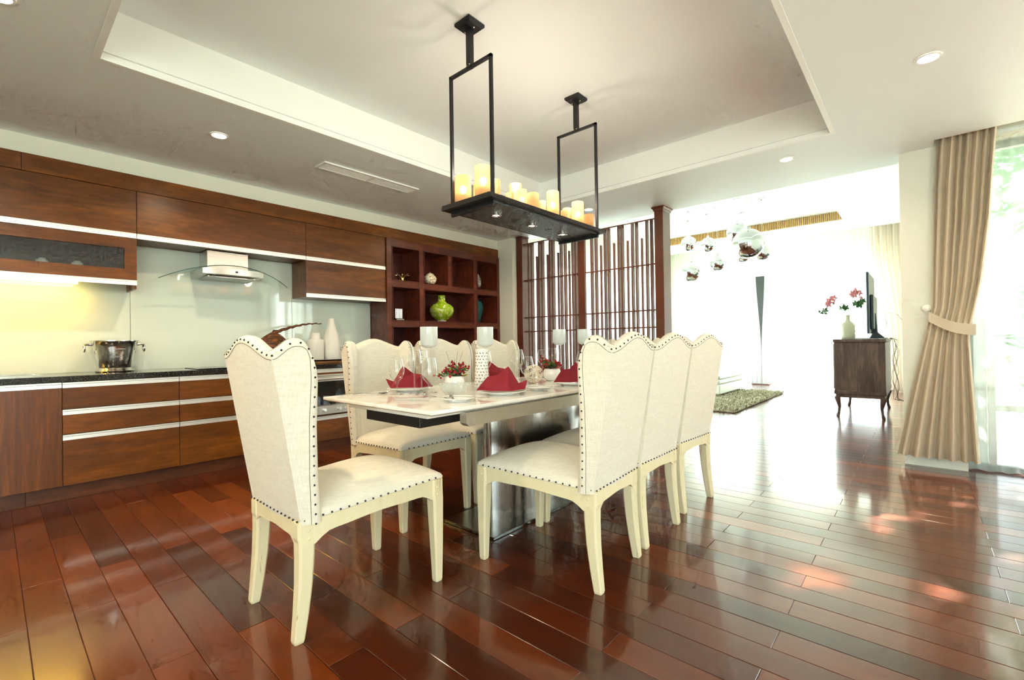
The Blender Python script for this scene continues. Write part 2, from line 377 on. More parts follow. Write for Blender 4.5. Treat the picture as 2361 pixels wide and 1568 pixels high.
simple('cable_black', lin(60, 44, 36), 0.6)
simple('flower_pink', lin(226, 150, 156), 0.6)
simple('rattan_white', lin(236, 226, 206), 0.6)
simple('lawn', lin(150, 158, 130), 0.9)
simple('paving', lin(206, 206, 200), 0.85)
sheer('garden_leaf', lin(104, 148, 116), 0.0, 0.4)
sheer('garden_leaf_pale', lin(150, 188, 150), 0.0, 0.45)
simple('concrete', lin(208, 208, 200), 0.8)
# ------------------------------------------------------------------ the room
ZC, ZU = 2.65, 2.935          # dining ceiling, tray ceiling
ZL, ZR = 3.30, 3.46           # living ceiling, its tray
XW, XR, YB, YS, YO, YF = -5.2, 3.9, -2.6, 5.18, 5.46, 12.5
fl = struct(box('floor', 'floor_gap', XW-0.2, XR+0.1, YB-0.1, YF+0.2, -0.2, -0.012))
# every board of the floor: the 300 that show largest are parts, the rest one part
rows = range(int((YB-PY0)//PITCHW), int((YF-PY0)//PITCHW)+1)
boards = []
for r in rows:
    y0 = PY0+r*PITCHW; hx = PX0+(PSHIFT if r % 2 else 0)
    k0 = int(math.floor((XW-0.1-hx)/PLEN)); k1 = int(math.floor((XR-hx)/PLEN))
    for k in range(k0, k1+1):
        x0 = hx+k*PLEN; x1 = x0+PLEN; xa, xb = max(x0, XW-0.1), min(x1, XR)
        if xb-xa < 0.02: continue
        pts = []
        n = 0; area = 0
        for i in range(8):
            for j in (0.25, 0.75):
                q = project((lerp(xa, xb, (i+.5)/8), y0+PITCHW*j, 0))
                if q and 0 < q[0] < 2361 and 0 < q[1] < 1568:
                    d = (Vector((lerp(xa, xb, (i+.5)/8), y0+PITCHW*j, 0))-Vector((0, 0, CAM_H))).dot(CF); area += 1.0/d**3
        boards.append((area, xa, xb, y0))
boards.sort(key=lambda b: -b[0])
def board(mb, xa, xb, y0, dz=0.0, ox=0, oy=0):
    g, c, t = 0.0006, 0.0016, 0.0013
    a0, a1, b0, b1 = xa+g-ox, xb-g-ox, y0+g-oy, y0+PITCHW-g-oy
    vs = [(a0,b0,-.012),(a1,b0,-.012),(a1,b1,-.012),(a0,b1,-.012),(a0,b0,-t+dz),(a1,b0,-t+dz),(a1,b1,-t+dz),(a0,b1,-t+dz),(a0+c,b0+c,dz),(a1-c,b0+c,dz),(a1-c,b1-c,dz),(a0+c,b1-c,dz)]
    mb.add(vs, [(8,9,10,11),(4,5,9,8),(5,6,10,9),(6,7,11,10),(7,4,8,11),(0,1,5,4),(1,2,6,5),(2,3,7,6),(3,0,4,7)])
cache = {}; rest = MB()
for i, (ar, xa, xb, y0) in enumerate(boards):
    dz = -random.random()*0.0005
    if i < 300:
        key = round(xb-xa, 3)
        if key not in cache:
            mb = MB(); board(mb, 0, xb-xa, 0); cache[key] = mb.mesh('plank')
        o = link('plank', cache[key], 'floor_wood', fl); o.location = (xa, y0, dz)
        o.rotation_euler = (random.gauss(0, 0.0012), random.gauss(0, 0.00025), 0)
    else: board(rest, xa, xb, y0, dz)
rest.build('plank_field', 'floor_wood', fl, kind='stuff')

# ceiling of the dining room with its recessed tray
RX0, RX1, RY0, RY1 = -3.296, -0.493, 0.40, 4.268
mb = MB()
for a in ((XW-0.2, RX0, YB, YO), (RX1, 0.10, YB, YO), (RX0, RX1, YB, RY0), (RX0, RX1, RY1, YO), (0.10, XR+0.1, YB, 5.005), (0.10, XR+0.1, 5.19, YO)):
    mb.box(a[0], a[1], a[2], a[3], ZC, ZC+0.03)
mb.box(0.10, XR+0.1, 4.99, 5.40, 2.83, 2.86)       # curtain pocket
mb.box(0.10, XR+0.1, 4.985, 5.005, 2.68, 2.86); mb.box(0.085, 0.105, 4.99, 5.40, 2.66, 2.86)
mb.box(XW-0.2, XR+0.1, YO-0.06, YO, ZC+0.03, ZL+0.3)   # face of the drop towards the living room
mb.box(XW-0.2, XR+0.1, YB, YO, ZU+0.12, ZU+0.16)
ce = struct(mb.build('ceiling', 'ceiling_paint'))
box('tray_panel', 'ceiling_paint', RX0-0.15, RX1+0.15, RY0-0.15, RY1+0.15, ZU, ZU+0.03, ce)
tr = MB()
def frame_ring(mb, x0, x1, y0, y1, z0, z1, t):
    mb.box(x0-t, x0, y0-t, y1+t, z0, z1); mb.box(x1, x1+t, y0-t, y1+t, z0, z1)
    mb.box(x0, x1, y0-t, y0, z0, z1); mb.box(x0, x1, y1, y1+t, z0, z1)
frame_ring(tr, RX0+0.012, RX1-0.012, RY0+0.012, RY1-0.012, 2.690, ZU, 0.05)
frame_ring(tr, RX0-0.004, RX1+0.004, RY0-0.004, RY1+0.004, 2.680, 2.691, 0.03)
frame_ring(tr, RX0+.003, RX1-.003, RY0+.003, RY1-.003, ZC-0.002, 2.682, 0.03)
tr.build('tray_moulding', 'white_paint', ce)

# living room ceiling: tray with a ribbed blond wood side
LX0, LX1, LY0, LY1 = -4.6, -1.055, 6.3, 10.6
mb = MB()
for a in ((XW-0.2, LX0, YO, 11.72), (LX1, 0.6, YO, 11.72), (LX0, LX1, YO, LY0), (LX0, LX1, LY1, 11.72)):
    mb.box(a[0], a[1], a[2], a[3], ZL, ZL+0.03)
mb.box(LX0-0.2, LX1+0.2, LY0-0.2, LY1+0.2, ZR, ZR+0.03)
frame_ring(mb, LX0+.004, LX1-.004, LY0+.004, LY1-.004, ZL-.003, ZR, 0.03)
mb.box(XW-0.2, 0.6, 11.70, 11.72, ZL, ZL+0.25); mb.box(XW-0.2, 0.6, 11.70, YF+0.2, ZL+0.2, ZL+0.24)
lc = struct(mb.build('ceiling_living', 'white_paint'))
n = 108; w = (LX1-LX0)/n; sm = MB().box(0, w*0.62, -0.028, 0, 0, ZR-ZL-0.012).mesh('slat')
for i in range(n):
    o = link('slat', sm, 'blond_slat_wood', lc); o.location = (LX0+i*w, LY1-0.005, ZL+0.006)
box('vent_slot', 'white_paint', -3.0, -2.0, 10.95, 11.05, ZL-0.012, ZL, lc)

# walls
wl = MB(); wl.box(XW-0.2, XW-0.012, YB, 5.18, 0, ZC+0.3); wl.box(XW-0.2, XW+0.0, 5.18, 5.75, 0, ZL+0.2); wl.box(XW-0.2, XW+0.0, 5.75, 12.05, 2.62, ZL+0.2); wl.box(XW-0.2, XW+0.0, 12.05, YF, 0, ZL+0.2)
struct(wl.build('wall_left', 'wall_paint'))
struct(box('wall_bulkhead', 'wall_paint', XW-0.02, -4.855, YB, 5.20, 2.512, ZC))
mb = MB(); mb.box(XW-0.1, -4.555, 5.18, 5.42, 0, ZC); mb.box(-4.555, -4.484, 5.215, 5.40, 0, ZC)
struct(mb.build('wall_return', 'wall_paint'))
mb = MB()
mb.box(-0.118, 0.27, 5.175, 5.42, 0, ZL+0.2); mb.box(0.27, 3.70, 5.20, 5.42, 2.63, ZL); mb.box(3.70, XR+0.1, 5.20, 5.42, 0, ZL)
struct(mb.build('wall_window_side', 'wall_paint'))
struct(box('wall_living_right', 'wall_paint', 0.20, 0.40, 5.42, YF+0.15, 0, ZL+0.2))
mb = MB(); mb.box(XW-0.2, -4.65, YF, YF+0.12, 0, ZL+0.25); mb.box(-0.45, 0.4, YF, YF+0.12, 0, ZL+0.25); mb.box(-4.65, -0.45, YF, YF+0.12, 2.62, ZL+0.25)
struct(mb.build('wall_far', 'wall_paint'))
mb = MB(); mb.box(XR, XR+0.12, YB, -2.5, 0, ZC+0.3); mb.box(XR, XR+0.12, -.3, 5.3, 0, ZC+0.3); mb.box(XR, XR+0.12, -2.5, -.3, 2.6, ZC+0.3)
struct(mb.build('wall_right', 'wall_paint'))
mb = MB(); mb.box(XW-0.2, 0.2, YB-0.12, YB, 0, ZC+0.3); mb.box(2.4, XR+.12, YB-0.12, YB, 0, ZC+0.3); mb.box(0.2, 2.4, YB-0.12, YB, 2.6, ZC+0.3)
struct(mb.build('wall_back', 'wall_paint'))

# windows (frame, mullions, panes)
def window(name, axis, a0, a1, at, z0, z1, nm, t=0.06, mull=0.06, us=None):
    wn = struct(MB().box(0, 0.001, 0, 0.001, 0, 0.001).build(name, 'dark_frame'))
    def bx(nm_, mt, u0, u1, d0, d1, z0_, z1_):
        if axis == 'x': box(nm_, mt, u0, u1, at+d0, at+d1, z0_, z1_, wn)
        else: box(nm_, mt, at+d0, at+d1, u0, u1, z0_, z1_, wn)
    bx('head', 'dark_frame', a0, a1, -t/2, t/2, z1-0.06, z1); bx('sill', 'dark_frame', a0, a1, -t/2, t/2, z0, z0+0.04)
    bx('jamb', 'dark_frame', a0, a0+0.05, -t/2, t/2, z0+0.04, z1-0.06); bx('jamb', 'dark_frame', a1-0.05, a1, -t/2, t/2, z0+0.04, z1-0.06)
    us = us or [lerp(a0, a1, i/nm) for i in range(nm+1)]
    for u in us[1:-1]: bx('mullion', 'dark_frame', u-mull/2, u+mull/2, -t/2, t/2, z0+0.04, z1-0.06)
    for i, (u, w_) in enumerate(zip(us, us[1:])):
        l = u+(0.05 if i == 0 else mull/2); r = w_-(0.05 if i == nm-1 else mull/2)
        bx('pane', 'window_glass', l, r, -0.004, 0.004, z0+0.04, z1-0.06)
    return wn
window('window_1', 'x', -4.65, -0.45, YF+0.06, 0, 2.62, 2, mull=0.40, us=[-4.65, -2.96, -.45])
window('fill_window_back', 'x', 0.2, 2.4, YB-.06, 0, 2.6, 2)  # unseen window, added to let frontal fill into the room
window('fill_window_side', 'y', -2.5, -.3, XR+.06, 0, 2.6, 2)  # unseen window, added for fill from the right
window('window_2', 'x', 0.27, 3.70, 5.36, 0, 2.63, 3)
window('window_3', 'y', 5.75, 12.05, XW-.12, 0, 2.62, 4)

# ------------------------------------------------------------------ garden outside
struct(box('ground_garden', 'lawn', -12, 14, YF+0.35, 30, -0.25, -0.15))
struct(box('ground_terrace', 'lawn', 0.42, 14, 5.43, YF+0.35, -0.25, -0.15)); struct(box('ground_left', 'lawn', -14, XW-.25, 5.4, YF+.35, -0.25, -0.15)); struct(box('ground_back', 'lawn', -14, XR+.15, -12, YB-.15, -0.25, -0.15)); struct(box('ground_side', 'lawn', XR+0.15, 14, -8, 5.43, -0.25, -0.15))
def leaf(mb, p, d, L, W, roll):
    d = d.normalized(); s = d.cross(Vector((0, 0, 1))); s = s.normalized() if s.length > 1e-3 else Vector((1, 0, 0))
    n = s.cross(d); s = s*math.cos(roll)+n*math.sin(roll); n = s.cross(d)
    pts = [p, p+d*L*0.4+s*W/2-n*W*0.1, p+d*L, p+d*L*0.4-s*W/2-n*W*0.1, p+d*L*0.45+n*W*0.05]
    mb.add(pts, [(0, 1, 4), (1, 2, 4), (2, 3, 4), (3, 0, 4)])
def shrub(name, label, loc, R, H, nl, L, W, mt, cat='shrub', z0=0.3, stems=7):
    t = thing(name, label, cat, loc, group='garden plants behind the dining window')
    rnd = random.Random(hash(name+str(loc)) % 9999 if False else int(loc[0]*131+loc[1]*17))
    mb = MB(); st = MB()
    for i in range(stems):
        a = rnd.random()*6.28; q = Vector((math.cos(a)*R*.6*rnd.random(), math.sin(a)*R*.6*rnd.random(), H*(.6+.4*rnd.random())))
        st.tube([(0, 0, -.2), q*0.5+Vector((0, 0, .05)), q], [0.02, .014, .006], 5)
    for i in range(nl):
        while True:
            q = Vector((rnd.uniform(-1, 1), rnd.uniform(-1, 1), rnd.uniform(-1, 1)))
            if q.length < 1: break
        p = Vector((q.x*R, q.y*R, z0+(q.z*.5+.5)*(H-z0)))
        d = Vector((q.x+rnd.uniform(-.6, .6), q.y+rnd.uniform(-.6, .6), rnd.uniform(-.7, .6)))
        leaf(mb, p, d, L*rnd.uniform(.6, 1.2), W*rnd.uniform(.7, 1.2), rnd.uniform(-1, 1))
    mb.build('foliage', mt, t, kind='stuff'); st.build('stem', 'twig_brown', t)
struct(box('sun_block_far', 'white_paint', -6.5, .4, YF+.12, 16.2, 3.05, 3.2)); struct(box('sun_block_side', 'white_paint', -8.6, XW-.2, 5.3, YF+.12, 3.05, 3.2))  # unseen slabs added to keep the sun out of the living room
shrub('garden_shrub', 'tall leafy shrub seen through the sheer right beside the tied drape', (1.36, 7.3, -0.15), 0.55, 2.1, 420, 0.34, 0.05, 'garden_leaf')
shrub('garden_shrub', 'broad pale shrub behind the sheer at the edge of the photo', (2.75, 7.5, -0.15), 0.8, 1.7, 420, 0.30, 0.07, 'garden_leaf_pale')
shrub('garden_shrub', 'low dark shrub at the foot of the garden rail', (1.75, 6.65, -0.15), 0.36, 0.8, 260, 0.18, 0.06, 'garden_leaf', z0=0.05)
shrub('garden_tree', 'leafy tree crown above the garden behind the sheer', (1.9, 9.4, -0.15), 1.75, 5.9, 1500, 0.36, 0.2, 'garden_leaf', 'tree', z0=2.6, stems=5)
g = thing('garden_rail', 'pale garden rail seen through the sheer beside the drape', 'railing', (0.45, 6.05, -0.15))
for z in (0.55, 1.0): MB().box(0, 3.4, -0.02, 0.02, z, z+0.05).build('rail', 'concrete', g)
for i in range(4): MB().box(i*1.1, i*1.1+0.05, -0.025, 0.025, 0, 1.06).build('post', 'concrete', g)
# ------------------------------------------------------------------ kitchen run along the left wall
XD, XC, XU, XB = -4.575, -4.555, -4.84, -4.82
def handle(name, y0, y1, z0, z1, x, parent):
    # aluminium grip profile: a shallow C-channel
    poly = [(x-0.012, z0), (x+0.004, z0), (x+0.004, z0+(z1-z0)*.62), (x-0.003, z0+(z1-z0)*.70), (x-0.003, z1-.004), (x+0.006, z1-.004), (x+0.006, z1), (x-0.012, z1)]
    mb = MB().loft([[(p[0], y, p[1]) for p in poly] for y in (y0, y1)])
    return mb.build(name, 'aluminium', parent, w=True)
def base_unit(label, y0, y1, fronts, g='base cabinets under the black worktop'):
    t = thing('base_cabinet', label, 'cabinet', ((-5.19+XD)/2, (y0+y1)/2, 0), group=g)
    mb = MB()
    if any(k_ == 'o' for k_, _, _ in fronts):
        mb.box(-5.185, XD-.021, y0+.001, y1-.001, .105, .372); mb.box(-5.185, XD-.021, y0+.001, y1-.001, .772, .845); mb.box(-5.185, XD-.021, y0+.001, y0+.018, .372, .772); mb.box(-5.185, XD-.021, y1-.018, y1-.001, .372, .772)
    else: mb.box(-5.185, XD-0.021, y0+.001, y1-.001, 0.105, 0.845)
    mb.build('carcass', 'cabinet_wood_upright', t, w=True)
    for kind, z0, z1 in fronts:
        if kind == 'o': continue
        hz = 0.038
        d = MB().box(XD-0.02, XD, y0+.002, y1-.002, z0, z1-hz, 0.001).build({'d': 'door', 'w': 'drawer'}[kind], 'cabinet_wood_upright' if kind == 'd' else 'cabinet_wood', t, w=True)
        handle('handle', y0+.002, y1-.002, z1-hz, z1, XD, d)
    return t
DR = [('w', .655, .843), ('w', .475, .65), ('w', .11, .47)]
base_unit('base cabinet with one plain tall door under the sink', -0.36, .339, [('d', .11, .845)])
base_unit('three-drawer base cabinet below the silver ice bucket', .339, 1.032, DR)
base_unit('three-drawer base cabinet below the hob, half behind the head chair', 1.032, 1.86, DR)
ov = base_unit('base cabinet with a drawer below the built-in oven', 1.86, 2.56, [('w', .11, .36), ('o', .37, .77)])
base_unit('three-drawer base cabinet between oven and open shelving', 2.56, 3.178, DR)
base_unit('base cabinet at the photo edge left of the sink door', -1.06, -0.36, [('d', .11, .845)])
MB().box(XD-.02, XD, 1.862, 2.558, .785, .805).build('filler_strip', 'cabinet_wood', ov, w=True)
handle('handle', 1.862, 2.558, .805, .843, XD, ov); handle('handle', 1.862, 2.558, .772, .785, XD, ov)
pl = thing('plinth', 'long brown wood plinth along the kitchen floor', 'plinth', (-4.62, 1.0, 0))
for a, b in ((-1.06, 0.157), (0.157, 1.6), (1.6, 3.178)): MB().box(-4.65, -4.62, a+.001, b-.001, 0, .104, .001).build('plinth_board', 'plinth_wood', pl, w=True)
# oven
o = thing('oven', 'stainless built-in oven with dark glass door in the base cabinets', 'oven', (-4.6, 2.21, .38))
MB().box(-5.1, XD-.019, 1.9, 2.52, .375, .768).build('body', 'black_metal', o, w=True)
d = MB().box(XD-.018, XD+.004, 1.905, 2.515, .47, .768, .002).build('door', 'steel', o, w=True)
MB().box(XD+.004, XD+.008, 1.93, 2.49, .475, .715).build('window', 'black_glass', d, w=True)
MB().tube([(XD+.03, 1.96, .742), (XD+.03, 2.46, .742)], .008, 10).build('handle', 'aluminium', d, w=True, smooth=40)
cp = MB().box(XD-.018, XD+.004, 1.905, 2.515, .378, .467, .002).build('control_panel', 'steel', o, w=True)
for y in (2.0, 2.13, 2.26, 2.42):
    MB().loft([[(XD+.004+h, y+r*math.cos(j*PI/8), .425+r*math.sin(j*PI/8)) for j in range(16)] for h, r in ((0, .02), (.012, .019), (.026, .015))]).build('knob', 'silver', cp, w=True, smooth=40)
MB().loft([[(XD+.004+h, 2.49+r*math.cos(j*PI/8), .425+r*math.sin(j*PI/8)) for j in range(16)] for h, r in ((0, .012), (.004, .012))]).build('display', 'socket_white', cp, w=True)
# worktop
tag(MB().box(-5.188, XC, -1.06, 3.178, .848, .89, .002).build('worktop', 'granite'), 'long polished black granite worktop on the base cabinets', 'worktop')
# glass splashback
s = thing('splashback', 'pale green glass splashback in wide panels behind the worktop', 'splashback', (-5.195, 1.0, .89))
for a, b in ((-1.06, .818), (.818, 2.21), (2.21, 3.178)): MB().box(-5.2, -5.19, a+.0015, b-.0015, .89, 1.985, .001).build('panel', 'splash_glass', s, w=True)
k = thing('wall_socket', 'white double wall socket on the glass splashback behind the chairs', 'socket', (-5.19, 2.80, 1.04))
MB().box(-5.19, -5.182, 2.755, 2.865, 1.0, 1.078, .003).build('plate', 'socket_white', k, w=True)
for y in (2.785, 2.835): MB().loft([[(-5.182+h, y+r*math.cos(j*PI/8), 1.04+r*math.sin(j*PI/8)) for j in range(16)] for h, r in ((0, .02), (.002, .02))]).build('outlet', 'steel_flat', k, w=True)
# upper cabinets
def upper(label, y0, y1, z0, z1, glazed=False, name='wall_cabinet'):
    t = thing(name, label, 'cabinet', ((-5.19+XU)/2, (y0+y1)/2, z0), group='wall cabinets above the worktop')
    if glazed:
        mb = MB()
        mb.box(-5.186, XU-.021, y0+.001, y0+.018, z0+.02, z1); mb.box(-5.186, XU-.021, y1-.018, y1-.001, z0-.03, z1)
        mb.box(-5.186, XU-.021, y0+.018, y1-.018, z1-.018, z1); mb.box(-5.186, XU-.021, y0+.018, y1-.018, z0+.035, z0+.05); mb.box(-5.186, -5.175, y0+.018, y1-.018, z0+.05, z1-.018)
        mb.build('carcass', 'cabinet_wood', t, w=True)
        mb = MB(); a0, a1, b0, b1 = y0+.08, y1-.082, 1.73, 1.898
        mb.box(XU-.02, XU, y0+.002, y1-.002, b1, z1-.001); mb.box(XU-.02, XU, y0+.002, y1-.002, z0+.042, b0); mb.box(XU-.02, XU, y0+.002, a0, b0, b1); mb.box(XU-.02, XU, a1, y1-.002, b0, b1)
        d = mb.build('door', 'cabinet_wood', t, w=True); MB().box(XU-.014, XU-.01, a0, a1, b0, b1).build('pane', 'smoked_glass', d, w=True)
    else:
        MB().box(-5.186, XU-.021, y0+.001, y1-.001, z0+.003, z1).build('carcass', 'cabinet_wood_upright', t, w=True)
        d = MB().box(XU-.02, XU, y0+.002, y1-.002, z0+.04, z1-.002, .001).build('door', 'cabinet_wood', t, w=True)
    handle('handle', y0+.002, y1-.002, z0, z0+.04, XU, d); return t
upper('flap-door wall cabinet above the glass-front cabinet at the photo edge', -1.06, .81, 1.987, 2.38)
upper('longest flap-door wall cabinet, above the cooker hood', .81, 2.213, 1.987, 2.38)
upper('upper flap-door wall cabinet next to the open shelving', 2.213, 3.18, 1.987, 2.38)
upper('wall cabinet with a smoked glass door above the yellow-lit worktop', -1.06, .81, 1.60, 1.985, True, 'glass_cabinet')
upper('lower flap-door wall cabinet beside the cooker hood', 2.213, 3.18, 1.598, 1.985)
f = thing('frieze', 'brown wood frieze boards running above the wall cabinets and shelving', 'trim', (-4.85, 1.5, 2.38))
for a, b in ((-1.06, .157), (.157, 2.62), (2.62, 5.178)): MB().box(-5.19, XU+.002, a+.001, b-.001, 2.382, 2.511, .001).build('frieze_board', 'cabinet_wood', f, w=True)
# cups on the glass cabinet shelf, light strip under it
for y, l in ((.262, 'white upturned cup behind the smoked glass, nearer the photo edge'), (.456, 'white upturned cup behind the smoked glass, nearer the hood')):
    c = thing('cup', l, 'cup', (-4.93, y, 1.651), group='cups in the glass cabinet')
    MB().lathe([(.05, 0), (.052, .004), (.046, .05), (.034, .105), (.022, .112), (.020, .118), (0, .118)], 20).build('bowl', 'ceramic', c, smooth=40)
u = thing('cabinet_light', 'glowing strip light under the glass-front wall cabinet', 'light', (-5.0, -.1, 1.6))
MB().tube([(-5.05, -.7, 1.612), (-5.05, .47, 1.612)], .011, 10).build('tube', 'tube_glow', u, w=True, smooth=40)
MB().box(-5.08, -5.02, -.72, .49, 1.622, 1.634).build('housing', 'socket_white', u, w=True)
ld = bpy.data.lights.new('strip_light', 'AREA'); lo = bpy.data.objects.new('strip_light', ld); COL.objects.link(lo); lo.parent = u
ld.shape = 'RECTANGLE'; ld.size = .03; ld.size_y = 1.15; ld.energy = 5.5; ld.color = (1, .5, .02); lo.location = (-.06, -.015, -.008); ld.spread = PI
# cooker hood
h = thing('cooker_hood', 'stainless cooker hood with a curved glass canopy below the wall cabinets', 'cooker hood', (-5.19, 1.515, 1.735))
MB().box(-5.19, -4.95, 1.34, 1.69, 1.80, 1.986, .002).build('chimney', 'hood_steel', h, w=True)
def hood_x(y): return -4.80+.035*(1-((y-1.52)/.255)**2)
def canopy_z(y): return 1.832-.145*abs((y-1.515)/.545)**2.0
ys = [1.265+.51*i/16 for i in range(17)]
rings = [[(-5.188, y, 1.735), (hood_x(y), y, 1.748), (hood_x(y), y, min(1.803, canopy_z(y)-.006)), (-5.188, y, canopy_z(y)-.006)] for y in ys]
b = MB().loft(rings).build('body', 'hood_steel', h, w=True)
MB().box(-5.15, -4.86, 1.32, 1.72, 1.730, 1.738).build('grease_filter', 'steel_flat', b, w=True)
for y in (1.36, 1.68): MB().loft([[(-4.87+r*math.cos(j*PI/8), y+r*math.sin(j*PI/8), z) for j in range(16)] for r, z in ((.028, 1.742), (.03, 1.733), (.02, 1.732))]).build('lamp', 'silver', b, w=True)
MB().box(hood_x(1.53)-.002, hood_x(1.53)+.002, 1.518, 1.540, 1.768, 1.784).build('display', 'black_glass', b, w=True)
for i in (-3, -2, -1.3, 2.1, 2.8, 3.5):
    y = 1.529+i*.016; MB().box(hood_x(y)-.002, hood_x(y)+.0015, y-.003, y+.003, 1.774, 1.779).build('button', 'silver', b, w=True)
ys = [.97+1.09*i/24 for i in range(25)]
def hgx(y): return -4.775-.16*((y-1.515)/.545)**2
rings = [[(-5.185, y, canopy_z(y)), (hgx(y), y, canopy_z(y)), (hgx(y), y, canopy_z(y)+.005), (-5.185, y, canopy_z(y)+.005)] for y in ys]
gc = MB().loft(rings).build('canopy', 'hood_glass', h, w=True)
MB().loft([[(hgx(y)-.001, y, canopy_z(y)-.001), (hgx(y)+.0035, y, canopy_z(y)-.001), (hgx(y)+.0035, y, canopy_z(y)+.006), (hgx(y)-.001, y, canopy_z(y)+.006)] for y in ys]).build('canopy_edge', 'glass_edge', gc, w=True)
# lettering on the hood chimney (a small engraved maker's word, too small to read)
for i in range(4): MB().box(-4.9505, -4.949, 1.505+i*.013, 1.513+i*.013, 1.842, 1.848).build('engraving', 'aluminium', h, w=True)
# sink rim + hob
s = thing('sink', 'shallow steel sink let into the black worktop at the photo edge', 'sink', (-4.92, -.15, .89))
mb = MB(); frame_ring(mb, -5.08, -4.74, -.50, .22, .8895, .898, .03); mb.build('rim', 'silver', s, w=True)
MB().box(-5.08, -4.74, -.50, .22, .886, .8915).build('basin', 'steel_flat', s, w=True)
h = thing('hob', 'black glass hob on the worktop behind the head chair', 'hob', (-4.9, 1.5, .89))
MB().box(-5.08, -4.66, 1.19, 1.78, .89, .897, .002).build('glass_plate', 'black_glass', h, w=True)
for x, y, r in ((-4.78, 1.34, .08), (-4.96, 1.34, .06), (-4.78, 1.63, .06), (-4.96, 1.63, .08)):
    MB().loft([[(x+q*math.cos(j*PI/12), y+q*math.sin(j*PI/12), z) for j in range(24)] for q, z in ((r, .897), (r, .8975), (r-.004, .8975), (r-.004, .897))], caps=False).build('zone_ring', 'steel_flat', h, w=True)
# ice bucket
b = thing('ice_bucket', 'silver footed ice bucket with ring handles on the worktop', 'bucket', (-5.03, .692, .8905))
MB().lathe([(.118, 0), (.122, .008), (.104, .022), (.096, .032), (.098, .034), (.112, .10), (.132, .20), (.142, .245), (.150, .252), (.150, .258), (.140, .256), (.128, .20), (.108, .10), (.092, .045), (0, .043)], 40, sx=.92, sy=1.05).build('body', 'silver', b, smooth=40)
for sgn in (-1, 1):
    bk = MB().tube([(0, sgn*.14, .222), (0, sgn*.175, .226), (0, sgn*.192, .222)], .009, 8).build('bracket', 'silver', b, smooth=40)
    ring = [(.028*math.sin(a), sgn*(.190), .196+.03*math.cos(a)) for a in [2*PI*i/18 for i in range(18)]]
    MB().tube(ring, .0065, 8, loop=True).build('ring', 'silver', bk, smooth=50)
    MB().lathe([(.018, 0), (.02, .03), (.018, .06)], 12, (0, sgn*.128, .15), sy=.4).build('escutcheon', 'silver', b, smooth=40)
for i, wd in enumerate((.10, .05, .085)): MB().box(.117, .1215, -.05, -.05+wd, .185-i*.032, .189-i*.032).build('engraving', 'hammered_silver', b)
# tray with two white bottles on a board, dried pod
tag(MB().box(-5.12, -4.80, 2.30, 2.86, .8905, .912, .003).build('chopping_board', 'board_wood'), 'flat wooden board under the black tray on the worktop', 'board')
t = thing('tray', 'shallow black tray carrying the two white bottles', 'tray', (-4.98, 2.50, .9125))
MB().lathe([(.20, 0), (.22, .004), (.245, .014), (.243, .016), (.215, .007), (0, .006)], 36, sx=.55).build('dish', 'black_glass', t, smooth=40)
MB().lathe([(.243, .013), (.249, .0165), (.243, .018)], 36, sx=.55).build('rim', 'aluminium', t, smooth=40)
c = tag(MB().lathe([(0, 0), (.082, 0), (.088, .01), (.091, .08), (.090, .20), (.078, .27), (.052, .36), (.036, .42), (.032, .455), (.034, .468), (.026, .468), (.024, .44), (0, .43)], 32).build('bottle_vase', 'matte_ceramic', smooth=40), 'tall white ceramic bottle with a long neck on the tray', 'bottle', 'white bottles on the tray')
c.location = (-5.0, 2.565, .919)
c = tag(MB().lathe([(0, 0), (.076, 0), (.082, .01), (.083, .20), (.080, .228), (.05, .238), (.046, .25), (.044, .296), (.046, .304), (.036, .304), (.034, .26), (0, .25)], 32).build('bottle_vase', 'matte_ceramic', smooth=40), 'short white ceramic bottle with broad shoulders on the tray', 'bottle', 'white bottles on the tray')
c.location = (-4.98, 2.375, .919)
p = thing('dried_pod', 'ribbed brown dried palm pod with a long curved stalk on the worktop', 'ornament', (-4.92, 1.905, .8905))
body = MB()
rings = []
for i in range(15):
    s_ = i/14; z = .03+.33*s_; r = (.175*math.sin(PI*min(s_*1.06, 1))**.8)*(1-.25*s_)+.006
    rings.append([(r*.45*math.cos(2*PI*j/24), r*(1+.06*((j % 2)*2-1))*math.sin(2*PI*j/24)-.02+.03*s_, z) for j in range(24)])
body.loft(rings); bd = body.build('husk', 'dried_pod', p, smooth=25)
for i in range(7):
    z = .30-i*.035; w_ = .012+.014*i
    MB().tube([(.066+.008*i*.4, .03, z), (.072+.004*i, .03+w_, z-.012), (.062, .03+2*w_, z-.006)], .0055, 6).build('rib', 'board_wood', bd)
st = [(0, 0.01+.50*s_, .33+.075*math.sin(s_*PI*.62)+.03*s_) for s_ in [i/24 for i in range(25)]]
MB().tube([(a, b_, c_+.004*math.sin(i*1.9)) for i, (a, b_, c_) in enumerate(st)], [.017*(1-.8*i/24)+.002*(i % 2) for i in range(25)], 8).build('stalk', 'dried_pod', p)
MB().lathe([(.06, 0), (.065, .01), (.03, .03), (.02, .05)], 16).build('foot', 'dried_pod', p)

